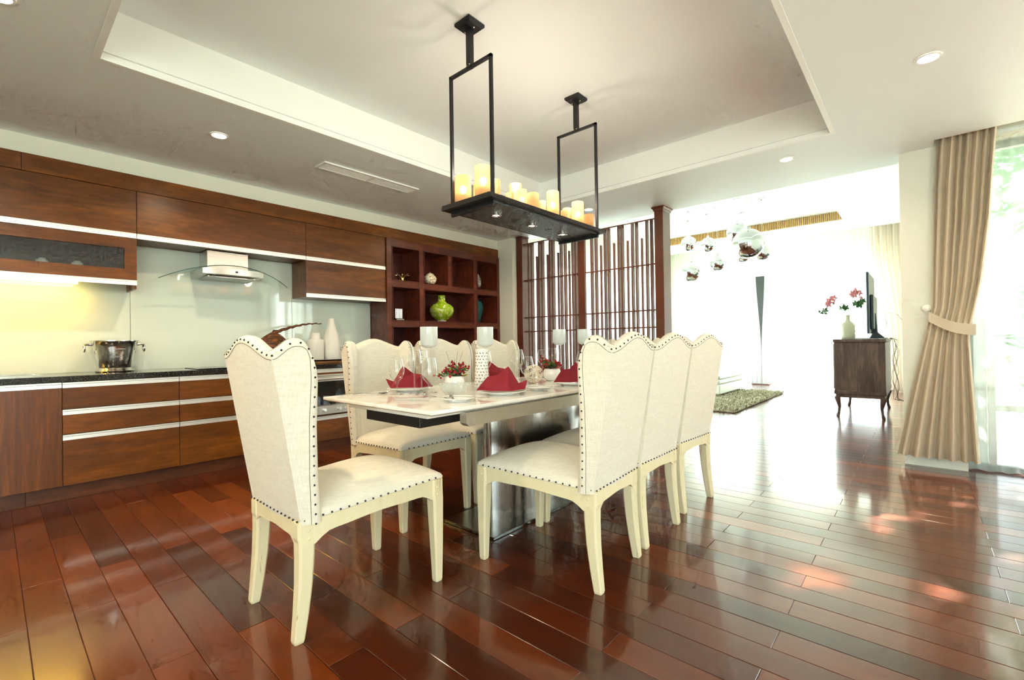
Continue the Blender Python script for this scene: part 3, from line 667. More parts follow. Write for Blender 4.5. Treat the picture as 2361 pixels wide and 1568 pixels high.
# ------------------------------------------------------------------ open shelving
sh = thing('open_shelving', 'tall reddish wood shelving with square open compartments', 'shelving', (-5.0, 4.18, 0))
Y0, Y1, ZT = 3.184, 5.176, 2.38
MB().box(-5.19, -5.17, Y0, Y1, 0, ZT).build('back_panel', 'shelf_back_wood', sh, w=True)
vs = [(Y0, 3.263), (3.663, 3.744), (4.622, 4.704), (5.112, Y1)]
for a, b in vs: MB().box(-5.17, XB, a, b, 0, ZT, .001).build('upright', 'shelf_wood', sh, w=True)
MB().box(-5.17, XB-.001, 4.144, 4.222, 1.79, 2.283, .001).build('upright', 'shelf_wood', sh, w=True)
hz = [(2.283, ZT), (1.79, 1.875), (1.297, 1.382), (.80, .885), (.30, .385), (0, .1)]
for z0, z1 in hz:
    for a, b in ((3.263, 3.663), (3.744, 4.622), (4.704, 5.112)):
        MB().box(-5.17, XB-.002, a, b, z0, z1, .001).build('shelf', 'shelf_wood', sh, w=True)
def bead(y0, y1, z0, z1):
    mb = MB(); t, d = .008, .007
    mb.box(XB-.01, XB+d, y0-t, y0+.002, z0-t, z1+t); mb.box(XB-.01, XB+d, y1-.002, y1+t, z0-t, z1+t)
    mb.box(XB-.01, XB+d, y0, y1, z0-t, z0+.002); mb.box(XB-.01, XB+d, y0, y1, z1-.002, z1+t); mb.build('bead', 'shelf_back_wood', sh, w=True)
for a, b in ((3.263, 3.663), (3.744, 4.144), (4.222, 4.622), (4.704, 5.112)): bead(a, b, 1.875, 2.283)
for z0, z1 in ((1.382, 1.79), (.885, 1.297)):
    for a, b in ((3.263, 3.663), (3.744, 4.622), (4.704, 5.112)): bead(a, b, z0, z1)
# ornaments on the shelves
o = thing('lily_ornament', 'gold flower-shaped ornament in the top compartment next to the cabinets', 'ornament', (-4.95, 3.495, 1.8755), group='shelf ornaments')
MB().lathe([(.0, 0), (.03, 0), (.034, .01), (.026, .03), (.03, .05), (.02, .052), (0, .05)], 18).build('cup', 'gold', o, smooth=40)
for i in range(8):
    a = i*PI/4+.3; L = .085 if i % 2 else .10; ex = .9 if i % 2 else .65
    pts = [(0, 0, .045), (math.cos(a)*L*.5, math.sin(a)*L*.5*1.2, .045+.05*ex), (math.cos(a)*L*.95, math.sin(a)*L*1.15, .05+.075*(1.4-ex))]
    MB().tube(pts, [.006, .015, .003], 8).build('petal', 'gold' if i % 3 else 'silver', o, smooth=60)
o = thing('ginger_jar', 'flower-painted porcelain jar with a lid in the top row', 'jar', (-4.945, 3.942, 1.8755), group='shelf ornaments')
MB().lathe([(.04, 0), (.044, .006), (.07, .03), (.087, .07), (.085, .10), (.065, .125), (.05, .13)], 28).build('body', 'floral_porcelain', o, smooth=40)
l = MB().lathe([(.054, .128), (.056, .134), (.045, .15), (.012, .162), (0, .163)], 28).build('lid', 'floral_porcelain', o, smooth=40)
MB().sphere((0, 0, .172), .009, 10, 6).build('knob', 'gold', l, smooth=60)
o = thing('textured_egg', 'silver studded egg vase in the top corner compartment', 'vase', (-4.96, 4.80, 1.8755), group='shelf ornaments')
eg = MB().lathe([(.03, 0), (.05, .01), (.078, .07), (.084, .125), (.072, .185), (.045, .23), (.02, .25), (0, .252)], 24).build('body', 'hammered_silver', o, smooth=40)
mb = MB()
for i in range(11):
    z = .03+i*.02; r = interp([(0, .05), (.07, .079), (.125, .085), (.185, .073), (.23, .046)], z)
    for j in range(18): mb.sphere((r*math.cos(j*PI/9+i*.17), r*math.sin(j*PI/9+i*.17), z), .0075, 6, 4)
mb.build('stud', 'silver', o, smooth=60, kind='stuff')
o = thing('candle_rack', 'small silver stand with a row of upright tubes on the middle shelf', 'ornament', (-4.95, 3.44, 1.3825), group='shelf ornaments')
MB().box(-.035, .035, -.062, .062, 0, .03, .006).build('base', 'hammered_silver', o)
for i in range(5): MB().lathe([(.012, .03), (.012, .15), (.009, .15), (.009, .06)], 14, (0, -.05+i*.023, 0)).build('tube', 'silver', o, smooth=40)
o = thing('green_vase', 'lime green porcelain vase with a narrow neck on the middle shelf', 'vase', (-4.95, 4.14, 1.3825), group='shelf ornaments')
MB().lathe([(.06, .018), (.09, .035), (.145, .085), (.172, .15), (.165, .195), (.13, .235), (.075, .262), (.055, .285), (.05, .33), (.052, .355), (.058, .365), (.05, .366), (.043, .33), (0, .30)], 36).build('body', 'green_porcelain', o, smooth=40)
MB().lathe([(.062, 0), (.066, .004), (.06, .02), (.04, .02)], 28).build('foot', 'ceramic', o, smooth=40)
o = thing('teal_vase', 'dark teal beaded vase in the middle corner compartment', 'vase', (-4.96, 4.815, 1.3825), group='shelf ornaments')
MB().lathe([(.04, 0), (.05, .01), (.07, .08), (.092, .18), (.096, .26), (.08, .32), (.045, .355), (.03, .36), (0, .355)], 28).build('body', 'teal_glaze', o, smooth=40)
mb = MB()
for i in range(13):
    z = .04+i*.023; r = interp([(0, .045), (.08, .071), (.18, .093), (.26, .097), (.32, .081)], z)
    for j in range(16): mb.sphere((r*math.cos(j*PI/8), r*math.sin(j*PI/8), z), .006, 6, 4)
mb.build('bead', 'teal_glaze', o, smooth=60, kind='stuff')
# ------------------------------------------------------------------ dining chairs
ZRR, ZRF = .435, .470          # seat rail top at the rear and at the front
def railtop(y): return lerp(ZRR, ZRF, (y+.315)/.63)
def yc(z): return -.315-.10*(z-.435)/.605
def yr(z): return interp([(.43, -.248), (.6, -.256), (.8, -.258), (.96, -.252), (1.03, -.256), (1.12, -.262)], z)
XCR = .228
def back_pt(u):
    """plan parameter u in [-1, 1]: 0 = middle of the back, |u| = .5 the crease, 1 = front edge of a wing -> (rear s, wing w, top z)"""
    a = abs(u); sg = 1 if u >= 0 else -1
    if a <= .5:
        s = a/.5; return sg*s, 0.0, 1.063+.062*math.cos(PI/2*s)**2*(1 if s < 1 else 0)
    w = (a-.5)/.5
    top = 1.063+.046*math.sin(PI*min(w/.55, 1)*.5)**2 if w <= .55 else 1.109-.155*((w-.55)/.45)**3.2
    return sg, w, top
def back_mid(u, v):
    s, w, top = back_pt(u); sg = 1 if u >= 0 else -1
    zb = .425; z = zb+v*(top-zb)
    flare = 1+.05*(z-.43)/.6
    if abs(u) <= .5:
        bow = -.012*math.cos(PI/2*s)
        return Vector((s*XCR*flare, yc(z)+bow*0.6+.006, z)), top-z, 9.0
    y = lerp(yc(z), yr(z), w); x = sg*(XCR*flare+.028*w**1.3)
    return Vector((x, y, z)), top-z, (1-w)*(yr(z)-yc(z))
def back_surf(u, v, side):
    """side 1 = outer cloth, -1 = inner cloth"""
    p, dt, df = back_mid(u, v); e = .012
    a, _, _ = back_mid(max(u-e, -1), v); b, _, _ = back_mid(min(u+e, 1), v)
    t = (b-a); t.z = 0; n = Vector((t.y, -t.x, 0)).normalized()          # points outwards (rear / sides)
    T, r = .031, .026
    k = min(dt, df); k = math.sqrt(max(0, 1-(1-min(k/r, 1))**2))
    wing = smoothstep(.5, .62, abs(u))
    puff = 1 + .25*(1-wing)*(side < 0)
    q = p - n*T*.9 + n*T*k*side*(puff if side < 0 else 1.0)
    if side < 0:                                  # mitre the inner corner between back and wing
        m = .060*k
        if abs(u) <= .5: q.x *= max(0, 1-m/XCR)
        else:
            w = (abs(u)-.5)/.5; y0 = yc(p.z)
            q.y = lerp(min(y0+m, yr(p.z)-.004), yr(p.z), w); q.x = math.copysign(min(abs(q.x), abs(p.x)-.012), p.x) if k > .6 else q.x
    return q
def make_chair(label, group):
    t = thing('dining_chair', label, 'chair', group=group)
    # upholstered wing back
    us = [-.5+i/14 for i in range(15)]
    wg = [.5+.5*q for q in (.03, .07, .12, .18, .24, .30, .36, .42, .48, .54, .60, .65, .70, .745, .79, .825, .86, .89, .915, .94, .96, .976, .99, 1.0)]
    us = [-q for q in reversed(wg)] + us + wg
    vs = [0, .06, .12, .18, .24, .30, .36, .42, .48, .54, .60, .66, .72, .77, .82, .86, .895, .92, .94, .955, .968, .98, .99, .997, 1.0]
    mb = MB(); nu, nv = len(us), len(vs)
    for side in (1, -1):
        mb.add([back_surf(u, v, side) for u in us for v in vs], [(i*nv+j, (i+1)*nv+j, (i+1)*nv+j+1, i*nv+j+1) for i in range(nu-1) for j in range(nv-1)])
    o2 = nu*nv
    mb.f += [(i*nv, (i+1)*nv, o2+(i+1)*nv, o2+i*nv) for i in range(nu-1)]
    bk = mb.build('backrest', 'linen', t, smooth=70, merge=.0004)
    # seams and nails follow the outer edge of the back
    def edge_path(inset):
        out = []
        for i in range(0, 27):                       # up the wing front
            v = i/26*.93
            for_w = None; lo, hi = .5, 1.0
            for _ in range(18):
                m_ = (lo+hi)/2; _, dt, df = back_mid(m_, v)
                if min(dt, df) > inset and df > inset: lo = m_
                else: hi = m_
            out.append((lo, v))
        u_end, _ = out[-1]
        for i in range(1, 41):
            u = lerp(u_end, 0, i/40); s, w, top = back_pt(u); v = 1-inset/(top-.425); out.append((u, v))
        return out
    ep = edge_path(.030); full = ep + [(-u, v) for u, v in reversed(ep[:-1])]
    pts = [back_surf(u, v, 1) for u, v in full]
    MB().tube([p+Vector((0, 0, .0)) for p in pts], .0012, 5).build('seam', 'seam_thread', bk)
    ep = edge_path(.016); full = ep + [(-u, v) for u, v in reversed(ep[:-1])]
    pts = [back_surf(u, v, 1) for u, v in full]
    nm = MB()
    def nails(pts, step, normal=None, closed=False):
        acc = 0
        for a, b in zip(pts, pts[1:]):
            d = (b-a).length
            while acc <= d:
                c = a+(b-a)*(acc/d if d > 1e-9 else 0); nm.sphere(c, .0042, 6, 4); acc += step
            acc -= d
    nails(pts, .036)
    # seat: dome of linen over a wooden frame
    def foot(y): return lerp(XCR, .272, (y+.315)/.63)
    def seat(a, b):
        x = (a*2-1); y = lerp(-.285, .318, b); bx = 2*b-1
        e = (1-abs(x)**5)*(1-max(0, bx)**5*1.0)*(1 if bx > -.6 else 1)
        edge = max(abs(x), bx)
        return Vector((x*(foot(y)+.003)*(1-.0*edge), y, railtop(y)+.002+.018*(1 if edge < .999 else 0)*smoothstep(1.0, .97, edge)+.068*max(0, 1-abs(x)**2.6)**.75*max(0, 1-max(0, bx)**2.8)**.75*(.55+.45*smoothstep(-1, -.3, bx))))
    n = 22; es = [0, .012, .04, .08, .14, .2, .28, .36, .44, .5]; es = es + [1-q for q in reversed(es[:-1])]
    fs = [0, .1, .2, .32, .44, .56, .66, .76, .84, .9, .945, .975, .99, 1.0]
    mb = MB(); mb.add([seat(a, b) for a in es for b in fs], [(i*len(fs)+j, (i+1)*len(fs)+j, (i+1)*len(fs)+j+1, i*len(fs)+j+1) for i in range(len(es)-1) for j in range(len(fs)-1)])
    cu = mb.build('seat_cushion', 'linen', t, smooth=60)
    side = lambda sg: [Vector((sg*(foot(y)+.004), y, railtop(y)+.007)) for y in (-.30, -.1, .1, .305)]
    nails(side(1), .034); nails(side(-1), .034)
    nails([Vector((x, .3205, ZRF+.007)) for x in (-.255, 0, .255)], .034)
    nails([Vector((x, -.3215, ZRR+.006)) for x in (-.222, 0, .222)], .034)
    nm.build('nail_trim', 'nail_black', t, kind='stuff')
    # rails with a scalloped lower edge
    def rail(name, p0, p1, z0, z1, thick, nrm):
        d = Vector(p1)-Vector(p0); rings = []
        for i in range(25):
            s = i/24; q = Vector(p0)+d*s; zt = lerp(z0, z1, s); e = min(s, 1-s)
            drop = .088-.030*smoothstep(.06, .19, e)-.006*smoothstep(.2, .5, e)+(.006*math.exp(-((e-.075)/.03)**2))
            a = Vector(nrm)*thick
            rings.append([(q.x, q.y, zt), (q.x-a.x, q.y-a.y, zt), (q.x-a.x, q.y-a.y, zt-drop), (q.x, q.y, zt-drop)])
        MB().loft(rings).build(name, 'cream_paint', t)
    for sg in (1, -1): rail('side_rail', (sg*XCR, -.312, 0), (sg*.271, .314, 0), ZRR, ZRF, .024, (sg, 0, 0))
    rail('front_rail', (-.268, .317, 0), (.268, .317, 0), ZRF, ZRF, .024, (0, 1, 0)); rail('rear_rail', (-.225, -.317, 0), (.225, -.317, 0), ZRR, ZRR, .024, (0, -1, 0))
    # legs: eight-sided, tapering; the rear pair sweeps back
    def leg(path):
        rings = []
        for (x, y, z, h) in path:
            c = h*.30
            rings.append([(x+dx, y+dy, z) for dx, dy in ((h, -h+c), (h, h-c), (h-c, h), (-h+c, h), (-h, h-c), (-h, -h+c), (-h+c, -h), (h-c, -h))])
        return MB().loft(rings).build('leg', 'cream_paint', t)
    for sg in (1, -1):
        l = leg([(sg*.250, .296, 0, .0165), (sg*.250, .296, .01, .019), (sg*.2495, .295, .15, .0235), (sg*.2475, .293, .30, .028), (sg*.2465, .2925, .375, .030), (sg*.2445, .2905, .40, .0315), (sg*.2445, .2905, ZRF-.004, .0305)])
        for z in (.43, .40): MB().sphere((sg*.2735, .283, z), .006, 8, 5).build('peg', 'cream_paint', l)
        MB().sphere((sg*.235, .3205, .432), .006, 8, 5).build('peg', 'cream_paint', l)
        l = leg([(sg*.208, -.318, 0, .0175), (sg*.208, -.318, .01, .020), (sg*.2075, -.306, .10, .0235), (sg*.206, -.295, .20, .0265), (sg*.204, -.289, .30, .0290), (sg*.2025, -.288, .36, .0300), (sg*.200, -.290, .375, .0315), (sg*.200, -.290, ZRR-.003, .0315)])
        for z in (.40, .37): MB().sphere((sg*.231, -.283, z), .006, 8, 5).build('peg', 'cream_paint', l)
    return t
GC = 'wing-back dining chairs around the marble table'
ch = make_chair('cream wing-back dining chair at the near table end, nearest to the camera', GC)
ch.location = (-1.925, 1.057, 0); ch.rotation_euler = (0, 0, 0.0)
for lab, x, y, rz in (
    ('cream wing-back chair with its back to the room, first of the window-side row', -1.385, 1.915, PI/2+.075),
    ('cream wing-back chair with its back to the room, middle of the window-side row', -1.415, 2.472, PI/2+.0),
    ('cream wing-back chair with its back to the room, last of the window-side row', -1.435, 3.10, PI/2-.06),
    ('cream wing-back chair facing the room, first of the kitchen-side row by the oven', -2.545, 1.825, -PI/2),
    ('cream wing-back chair facing the room, middle of the kitchen-side row', -2.56, 2.43, -PI/2),
    ('cream wing-back chair facing the room, last of the kitchen-side row', -2.56, 3.02, -PI/2-.03),
    ('cream wing-back chair at the far table end, mostly hidden behind the others', -2.07, 3.86, PI+.10)):
    dup(ch, (x, y, 0), rz, lab)

# ------------------------------------------------------------------ dining table
TX, TZ = -1.917, .81
tb = thing('dining_table', 'long marble-topped dining table on a stainless steel pedestal', 'table', (TX, 2.42, 0))
TX0, TX1, TY0, TY1 = -2.369, -1.464, 1.166, 3.66
def rect(i, z): return [(TX0+i, TY0+i, z), (TX1-i, TY0+i, z), (TX1-i, TY1-i, z), (TX0+i, TY1-i, z)]
MB().loft([rect(.055, TZ-.030), rect(.012, TZ-.022), rect(.001, TZ-.015), rect(0, TZ-.012), rect(0, TZ-.003), rect(.003, TZ)]).build('table_top', 'marble', tb, w=True)
MB().box(TX0+.13, TX1-.13, TY0+.08, TY1-.08, .757, .781, .002).build('under_top', 'ceramic', tb, w=True)
MB().box(-2.17, -1.72, 1.30, 3.54, .695, .757, .002).build('slide_frame', 'black_metal', tb, w=True)
for x in (-1.575, -2.285):
    poly = [(1.455, .700), (1.435, .715), (1.435, .765), (3.405, .765), (3.405, .715), (3.385, .700)]
    MB().prism(poly, x-.022, x+.022, 'x').build('side_beam', 'steel', tb, w=True)
MB().box(-2.30, -1.56, 2.0, 2.9, .75, .7575).build('cross_plate', 'black_metal', tb, w=True)
def ped(y): 
    s = (y-2.465)/.475; return .028+.122*max(0, 1-s*s)**.8
ys = [1.99+.95*i/32 for i in range(33)]
ring = [(-1.965+ped(y), y) for y in ys] + [(-1.965-ped(y), y) for y in reversed(ys)]
pd = MB().loft([[(x, y, z) for x, y in ring] for z in (.018, .70)]).build('pedestal', 'steel_upright', tb, w=True, smooth=35)
for x in (-1.985, -1.945): MB().tube([(x, 1.986, .018), (x, 1.986, .70)], .008, 8).build('edge_rod', 'silver', pd, w=True, smooth=40)
MB().box(-2.186, -1.762, 1.82, 3.09, .001, .018, .002).build('base_plate', 'steel_flat', tb, w=True)

# ------------------------------------------------------------------ candle chandelier over the table
cd = thing('chandelier', 'black iron candle chandelier with frosted candle lights hanging over the table', 'chandelier', (-1.937, 2.41, 1.85))
poly = [(-2.145, 1.878), (-2.135, 1.905), (-1.739, 1.905), (-1.729, 1.878)]
MB().prism(poly, 1.80, 3.02, 'y').build('tray', 'black_metal', cd, w=True)
up = MB().box(-2.105, -1.769, 1.85, 2.97, 1.868, 1.879).build('underside', 'hammered_black', cd, w=True)
for y in (1.857, 2.963): MB().box(-2.112, -1.762, y-.008, y+.008, 1.845, 1.88).build('end_bar', 'black_metal', cd, w=True)
for y in (2.06, 2.41, 2.76):
    sp = MB().loft([[(-1.937+r*math.cos(j*PI/10), y+r*math.sin(j*PI/10), z) for j in range(20)] for r, z in ((.034, 1.868), (.034, 1.860), (.026, 1.858), (.020, 1.866))], caps=False).build('spotlight', 'silver', cd, w=True, smooth=40)
    MB().loft([[(-1.937+r*math.cos(j*PI/8), y+r*math.sin(j*PI/8), 1.863) for j in range(16)] for r in (.021, .001)], caps=False).build('lens', 'small_glow', sp, w=True)
for y in (2.235, 2.585):
    for dx, dy in ((-.02, .01), (0, .01), (-.01, -.012), (.012, -.012), (.02, .01)):
        MB().box(-1.937+dx-.006, -1.937+dx+.006, y+dy-.006, y+dy+.006, 1.8672, 1.8682).build('vent_hole', 'dark_hole', up, w=True)
for y in (1.857, 2.963):
    mb = MB(); r = .0085
    for x in (-2.104, -1.770): mb.box(x-r, x+r, y-r, y+r, 1.85, 2.692)
    mb.box(-2.104-r, -1.770+r, y-r, y+r, 2.675, 2.692); fr = mb.build('frame', 'black_metal', cd, w=True)
    MB().box(-1.937-.016, -1.937+.016, y-.016, y+.016, 2.68, 2.915).build('stem', 'black_metal', fr, w=True)
    for dz in (0,):
        for x in (-1.95, -1.924): MB().sphere((x, y-.0165, 2.69), .005, 8, 5).build('screw', 'silver', fr, w=True)
    pt = MB().loft([[(-1.937+sx_*h, y+sy_*h, z) for sx_, sy_ in ((-1, -1), (1, -1), (1, 1), (-1, 1))] for h, z in ((.052, 2.908), (.062, 2.918), (.062, ZU-.001))]).build('ceiling_plate', 'black_metal', cd, w=True)
    for x in (-1.972, -1.902): MB().sphere((x, y, 2.905), .007, 8, 5).build('screw', 'silver', pt, w=True)
CND = [(-2.03, 1.875, .168, .049, 1), (-1.87, 1.884, .190, .049, 1), (-2.03, 2.0, .155, .03, 1), (-1.98, 2.106, .198, .029, 0), (-1.93, 2.18, .12, .026, 0), (-2.02, 2.342, .237, .044, 0), (-1.87, 2.229, .138, .032, 1), (-1.868, 2.334, .139, .041, 0),
       (-1.915, 2.448, .112, .019, 1), (-2.02, 2.63, .188, .028, 0), (-1.872, 2.560, .205, .043, 1), (-1.85, 2.660, .092, .024, 0), (-1.98, 2.80, .10, .03, 1), (-1.99, 2.90, .186, .033, 0), (-1.875, 2.87, .202, .044, 1), (-1.84, 2.965, .122, .036, 0), (-2.03, 2.47, .14, .032, 1)]
for x, y, h_, r, lit in CND:
    c = MB().lathe([(r*.9, 0), (r, .004), (r, h_-.004), (r*.96, h_), (r*.93, h_-.004), (r*.93, .01), (0, .01)], 24, (x, y, 1.905)).build('candle_shade', 'candle_shade', cd, w=True, smooth=40)
    MB().lathe([(r*.55, .0), (r*.55, h_*.30), (0, h_*.32)], 14, (x, y, 1.912)).build('candle', 'rattan_white', c, w=True, smooth=40)
    if lit: MB().sphere((x, y, 1.905+h_*.55), min(r*.46, .024), 14, 9, 1.15).build('bulb', 'bulb_glow', c, w=True, smooth=60)
for y in (1.95, 2.25, 2.6, 2.88):
    ld = bpy.data.lights.new('candle_light', 'POINT'); lo = bpy.data.objects.new('candle_light', ld); COL.objects.link(lo); lo.parent = cd
    ld.energy = 3.2; ld.color = (1, .84, .68); ld.shadow_soft_size = .05; lo.location = (0, y-2.41, .30)
# ------------------------------------------------------------------ things on the table
Z0 = TZ+.0006
def plate(x, y, R, label, group='white plates on the table'):
    p = thing('plate', label, 'plate', (x, y, Z0), group=group)
    MB().lathe([(0, 0), (R*.55, 0), (R*.58, .004), (R*.96, .016), (R, .0185), (R*.985, .0205), (R*.62, .0085), (R*.55, .007), (0, .006)], 44).build('dish', 'ceramic', p, smooth=35)
    return p
NAP = None
def napkin(x, y, z, rz, label):
    """a square of cloth folded into a standing fan with a tall peak and a loose wing"""
    global NAP
    if NAP is None:
        P = dict(a=(-.135, -.01, .004), b=(-.05, -.055, .004), c=(.06, -.06, .004), d=(.125, -.03, .012), e=(.10, .045, .004), f=(-.06, .055, .004),
            tl=(-.075, .0, .075), tm=(-.02, -.005, .085), pk=(.035, .012, .128), rr=(.09, .01, .040), wing=(.135, .005, .055), fold=(-.03, -.05, .035), ml=(-.095, -.03, .03), cut=(.04, -.045, .03), bk=(.03, .05, .06), bl=(-.05, .045, .05))
        k = list(P); I = {n: i for i, n in enumerate(k)}
        fs = ['a b ml', 'ml b fold', 'ml fold tl', 'fold tm tl', 'fold b cut', 'b c cut', 'fold cut tm', 'tm cut pk', 'cut c rr', 'cut rr pk', 'c d rr', 'd wing rr', 'rr e wing', 'wing e d', 'pk rr bk', 'rr e bk', 'bk e f', 'bk f bl', 'bl f a', 'bl a tl', 'a ml tl', 'tl tm bl', 'tm bk bl', 'tm pk bk']
        mb = MB(); mb.add([P[n] for n in k], [tuple(I[q] for q in f.split()) for f in fs])
        me = mb.mesh('napkin'); b = bmesh.new(); b.from_mesh(me)
        bmesh.ops.subdivide_edges(b, edges=b.edges, cuts=2, use_grid_fill=True, smooth=.12); b.to_mesh(me); b.free()
        me.polygons.foreach_set('use_smooth', [True]*len(me.polygons)); me.set_sharp_from_angle(angle=math.radians(28)); NAP = me
    o = link('napkin', NAP, 'napkin_cloth'); tag(o, label, 'napkin', 'red folded napkins'); o.location = (x, y, z); o.rotation_euler = (0, 0, rz); return o
VIEW = YAW                                  # local +x of a napkin points along the room's diagonal
plate(-2.235, 1.62, .13, 'white dinner plate with a red napkin behind the three near wine glasses'); napkin(-2.235, 1.62, Z0+.017, VIEW+PI*1.02, 'red napkin behind the three near wine glasses')
plate(-1.665, 1.795, .132, 'white dinner plate nearest the steel table beam, under a red napkin'); napkin(-1.665, 1.795, Z0+.017, VIEW-.08, 'red napkin standing at the table edge, the most visible one')
plate(-1.655, 2.44, .132, 'white dinner plate half hidden by the first window-side chair'); napkin(-1.655, 2.44, Z0+.017, VIEW+.35, 'red napkin half hidden by the first window-side chair')
plate(-2.215, 2.32, .13, 'white dinner plate by the pierced white pillar'); napkin(-2.215, 2.32, Z0+.017, VIEW+PI*.9, 'red napkin behind the pierced white pillar')
plate(-2.215, 2.96, .13, 'white dinner plate at the last kitchen-side place'); napkin(-2.215, 2.96, Z0+.017, VIEW+PI*.9, 'red napkin at the last kitchen-side place')
plate(-1.655, 3.06, .132, 'white dinner plate at the last window-side place'); napkin(-1.655, 3.06, Z0+.017, VIEW+.2, 'red napkin at the last window-side place')
plate(-1.63, 1.452, .082, 'small white bread plate with knife and fork near the table corner'); plate(-1.625, 2.07, .082, 'small white bread plate between the two window-side dinner plates')
def wine_glass(x, y, R, H, stem, label):
    g = thing('wine_glass', label, 'glass', (x, y, Z0), group='wine glasses on the table')
    b = H-stem
    outer = [(R*.62+.012, 0), (R*.62+.012, .0015), (.012, .006), (.0045, .016), (.0038, stem*.55), (.0048, stem*.86), (R*.35, stem+.012), (R*.78, stem+b*.22), (R, stem+b*.42), (R*.97, stem+b*.6), (R*.74, H)]
    MB().lathe(outer, 28, caps=False).build('glass', 'clear_glass', g, smooth=60)
    MB().tube([(.74*R*math.cos(a), .74*R*math.sin(a), H) for a in [2*PI*i/28 for i in range(28)]], .0008, 5, loop=True).build('rim', 'crystal', g, smooth=60)
wine_glass(-2.12, 1.455, .041, .195, .062, 'wine glass nearest the spoon, first of the near three')
wine_glass(-2.08, 1.54, .040, .255, .125, 'tallest of the near wine glasses, in front of the head napkin')
wine_glass(-2.00, 1.527, .039, .235, .115, 'wine glass right behind the tallest near one')
wine_glass(-1.872, 1.480, .042, .20, .062, 'wine glass closest to the crystal bowl')
wine_glass(-1.99, 2.30, .045, .225, .10, 'wine glass between the big red napkin and the woven ball')
wine_glass(-1.80, 2.17, .042, .185, .06, 'low wine glass in front of the woven ball')
wine_glass(-2.02, 2.03, .040, .22, .10, 'wine glass in front of the pierced white pillar')
wine_glass(-2.12, 2.74, .042, .215, .10, 'far wine glass behind the second berry bowl')
wine_glass(-2.09, 2.82, .042, .225, .11, 'far wine glass beside the third tall candle glass')
wine_glass(-1.80, 2.78, .042, .20, .08, 'wine glass hidden by the first window-side chair')
def candle_glass(x, y, label, H=.365, R=.048):
    g = thing('candle_glass', label, 'candle holder', (x, y, Z0), group='tall glass candle holders')
    zb = H-.105
    MB().lathe([(.042, 0), (.044, .003), (.012, .008), (.006, .02), (.0055, zb-.05), (.009, zb-.03), (.012, zb-.012)], 24, caps=False).build('stem', 'clear_glass', g, smooth=60)
    MB().lathe([(.010, zb-.014), (R*.8, zb-.004), (R, zb+.008), (R, H), (R-.002, H), (R-.002, zb+.010), (R*.75, zb), (0, zb-.004)], 32, caps=False).build('cup', 'frosted_glass', g, smooth=50)
    MB().lathe([(0, zb), (R*.72, zb+.001), (R*.72, zb+.022), (0, zb+.024)], 24).build('candle', 'ceramic', g, smooth=40)
candle_glass(-2.04, 1.612, 'tall glass candle holder nearest the head of the table')
candle_glass(-1.915, 1.927, 'tall glass candle holder in front of the third kitchen-side chair')
candle_glass(-2.02, 2.815, 'tall glass candle holder before the slatted screen')
candle_glass(-1.91, 2.98, 'tall glass candle holder peeping out behind the first window-side chair')
# crystal bowl
c = thing('crystal_bowl', 'cut crystal bowl near the first wine glasses', 'bowl', (-1.88, 1.655, Z0))
rings = []
for r, z in ((.05, 0), (.055, .006), (.068, .02), (.080, .045), (.083, .052), (.080, .053), (.066, .026), (.05, .012), (.001, .010)):
    rings.append([(r*(1+.05*(j % 2))*math.cos(2*PI*j/32), r*(1+.05*(j % 2))*math.sin(2*PI*j/32), z+(.004*(j % 2) if z > .04 else 0)) for j in range(32)])
MB().loft(rings).build('body', 'crystal', c)
# berry bowls
def berry_bowl(x, y, seed, lab_v, lab_f, R=.055):
    v = tag(MB().lathe([(0, 0), (R*.55, 0), (R*.75, .006), (R*1.0, .03), (R*1.05, .052), (R*.92, .078), (R*.8, .085), (R*.76, .085), (R*.9, .06), (0, .03)], 32).build('bowl_vase', 'ceramic', smooth=50), lab_v, 'vase', 'white bowl vases')
    v.location = (x, y, Z0)
    f = thing('berry_arrangement', lab_f, 'flowers', (x, y, Z0+.078), group='berry arrangements')
    rnd = random.Random(seed); be, st, l1, l2 = MB(), MB(), MB(), MB()
    for i in range(20):
        a = rnd.uniform(0, 2*PI); e = rnd.uniform(-.05, 1.2); L = rnd.uniform(.045, .12)
        d = Vector((math.cos(a)*math.cos(e), math.sin(a)*math.cos(e), math.sin(e)*.9))
        tip = d*L+Vector((0, 0, .01)); st.tube([(0, 0, -.02), d*L*.5+Vector((0, 0, .012)), tip], .0012, 5)
        for k in range(rnd.randint(3, 6)):
            q = tip+Vector((rnd.gauss(0, .010), rnd.gauss(0, .010), rnd.gauss(0, .010))); be.sphere(q, rnd.uniform(.0055, .0075), 8, 6)
        for k in range(6):
            s = rnd.uniform(.25, .9); dd = Vector((rnd.uniform(-1, 1), rnd.uniform(-1, 1), rnd.uniform(-.2, .8)))
            leaf(l1 if rnd.random() < .65 else l2, d*L*s+Vector((0, 0, .008)), dd, rnd.uniform(.024, .042), rnd.uniform(.015, .022), rnd.uniform(-1, 1))
    for a in (.6, 2.0, 4.4): st.tube([(0, 0, 0), (.03*math.cos(a), .03*math.sin(a), .09), (.05*math.cos(a), .05*math.sin(a), .15)], .001, 4)
    be.build('berries', 'berry_red', f, smooth=60, kind='stuff'); st.build('stem', 'twig_brown', f); l1.build('leaves', 'leaf_green', f, kind='stuff'); l2.build('pale_leaves', 'leaf_olive', f, kind='stuff')
berry_bowl(-2.005, 1.765, 3, 'white bowl vase behind the crystal bowl', 'red berries and leaves in the white bowl behind the crystal bowl')
berry_bowl(-1.955, 2.63, 5, 'white bowl vase beside the woven ball', 'red berries and leaves in the white bowl beside the woven ball', .06)
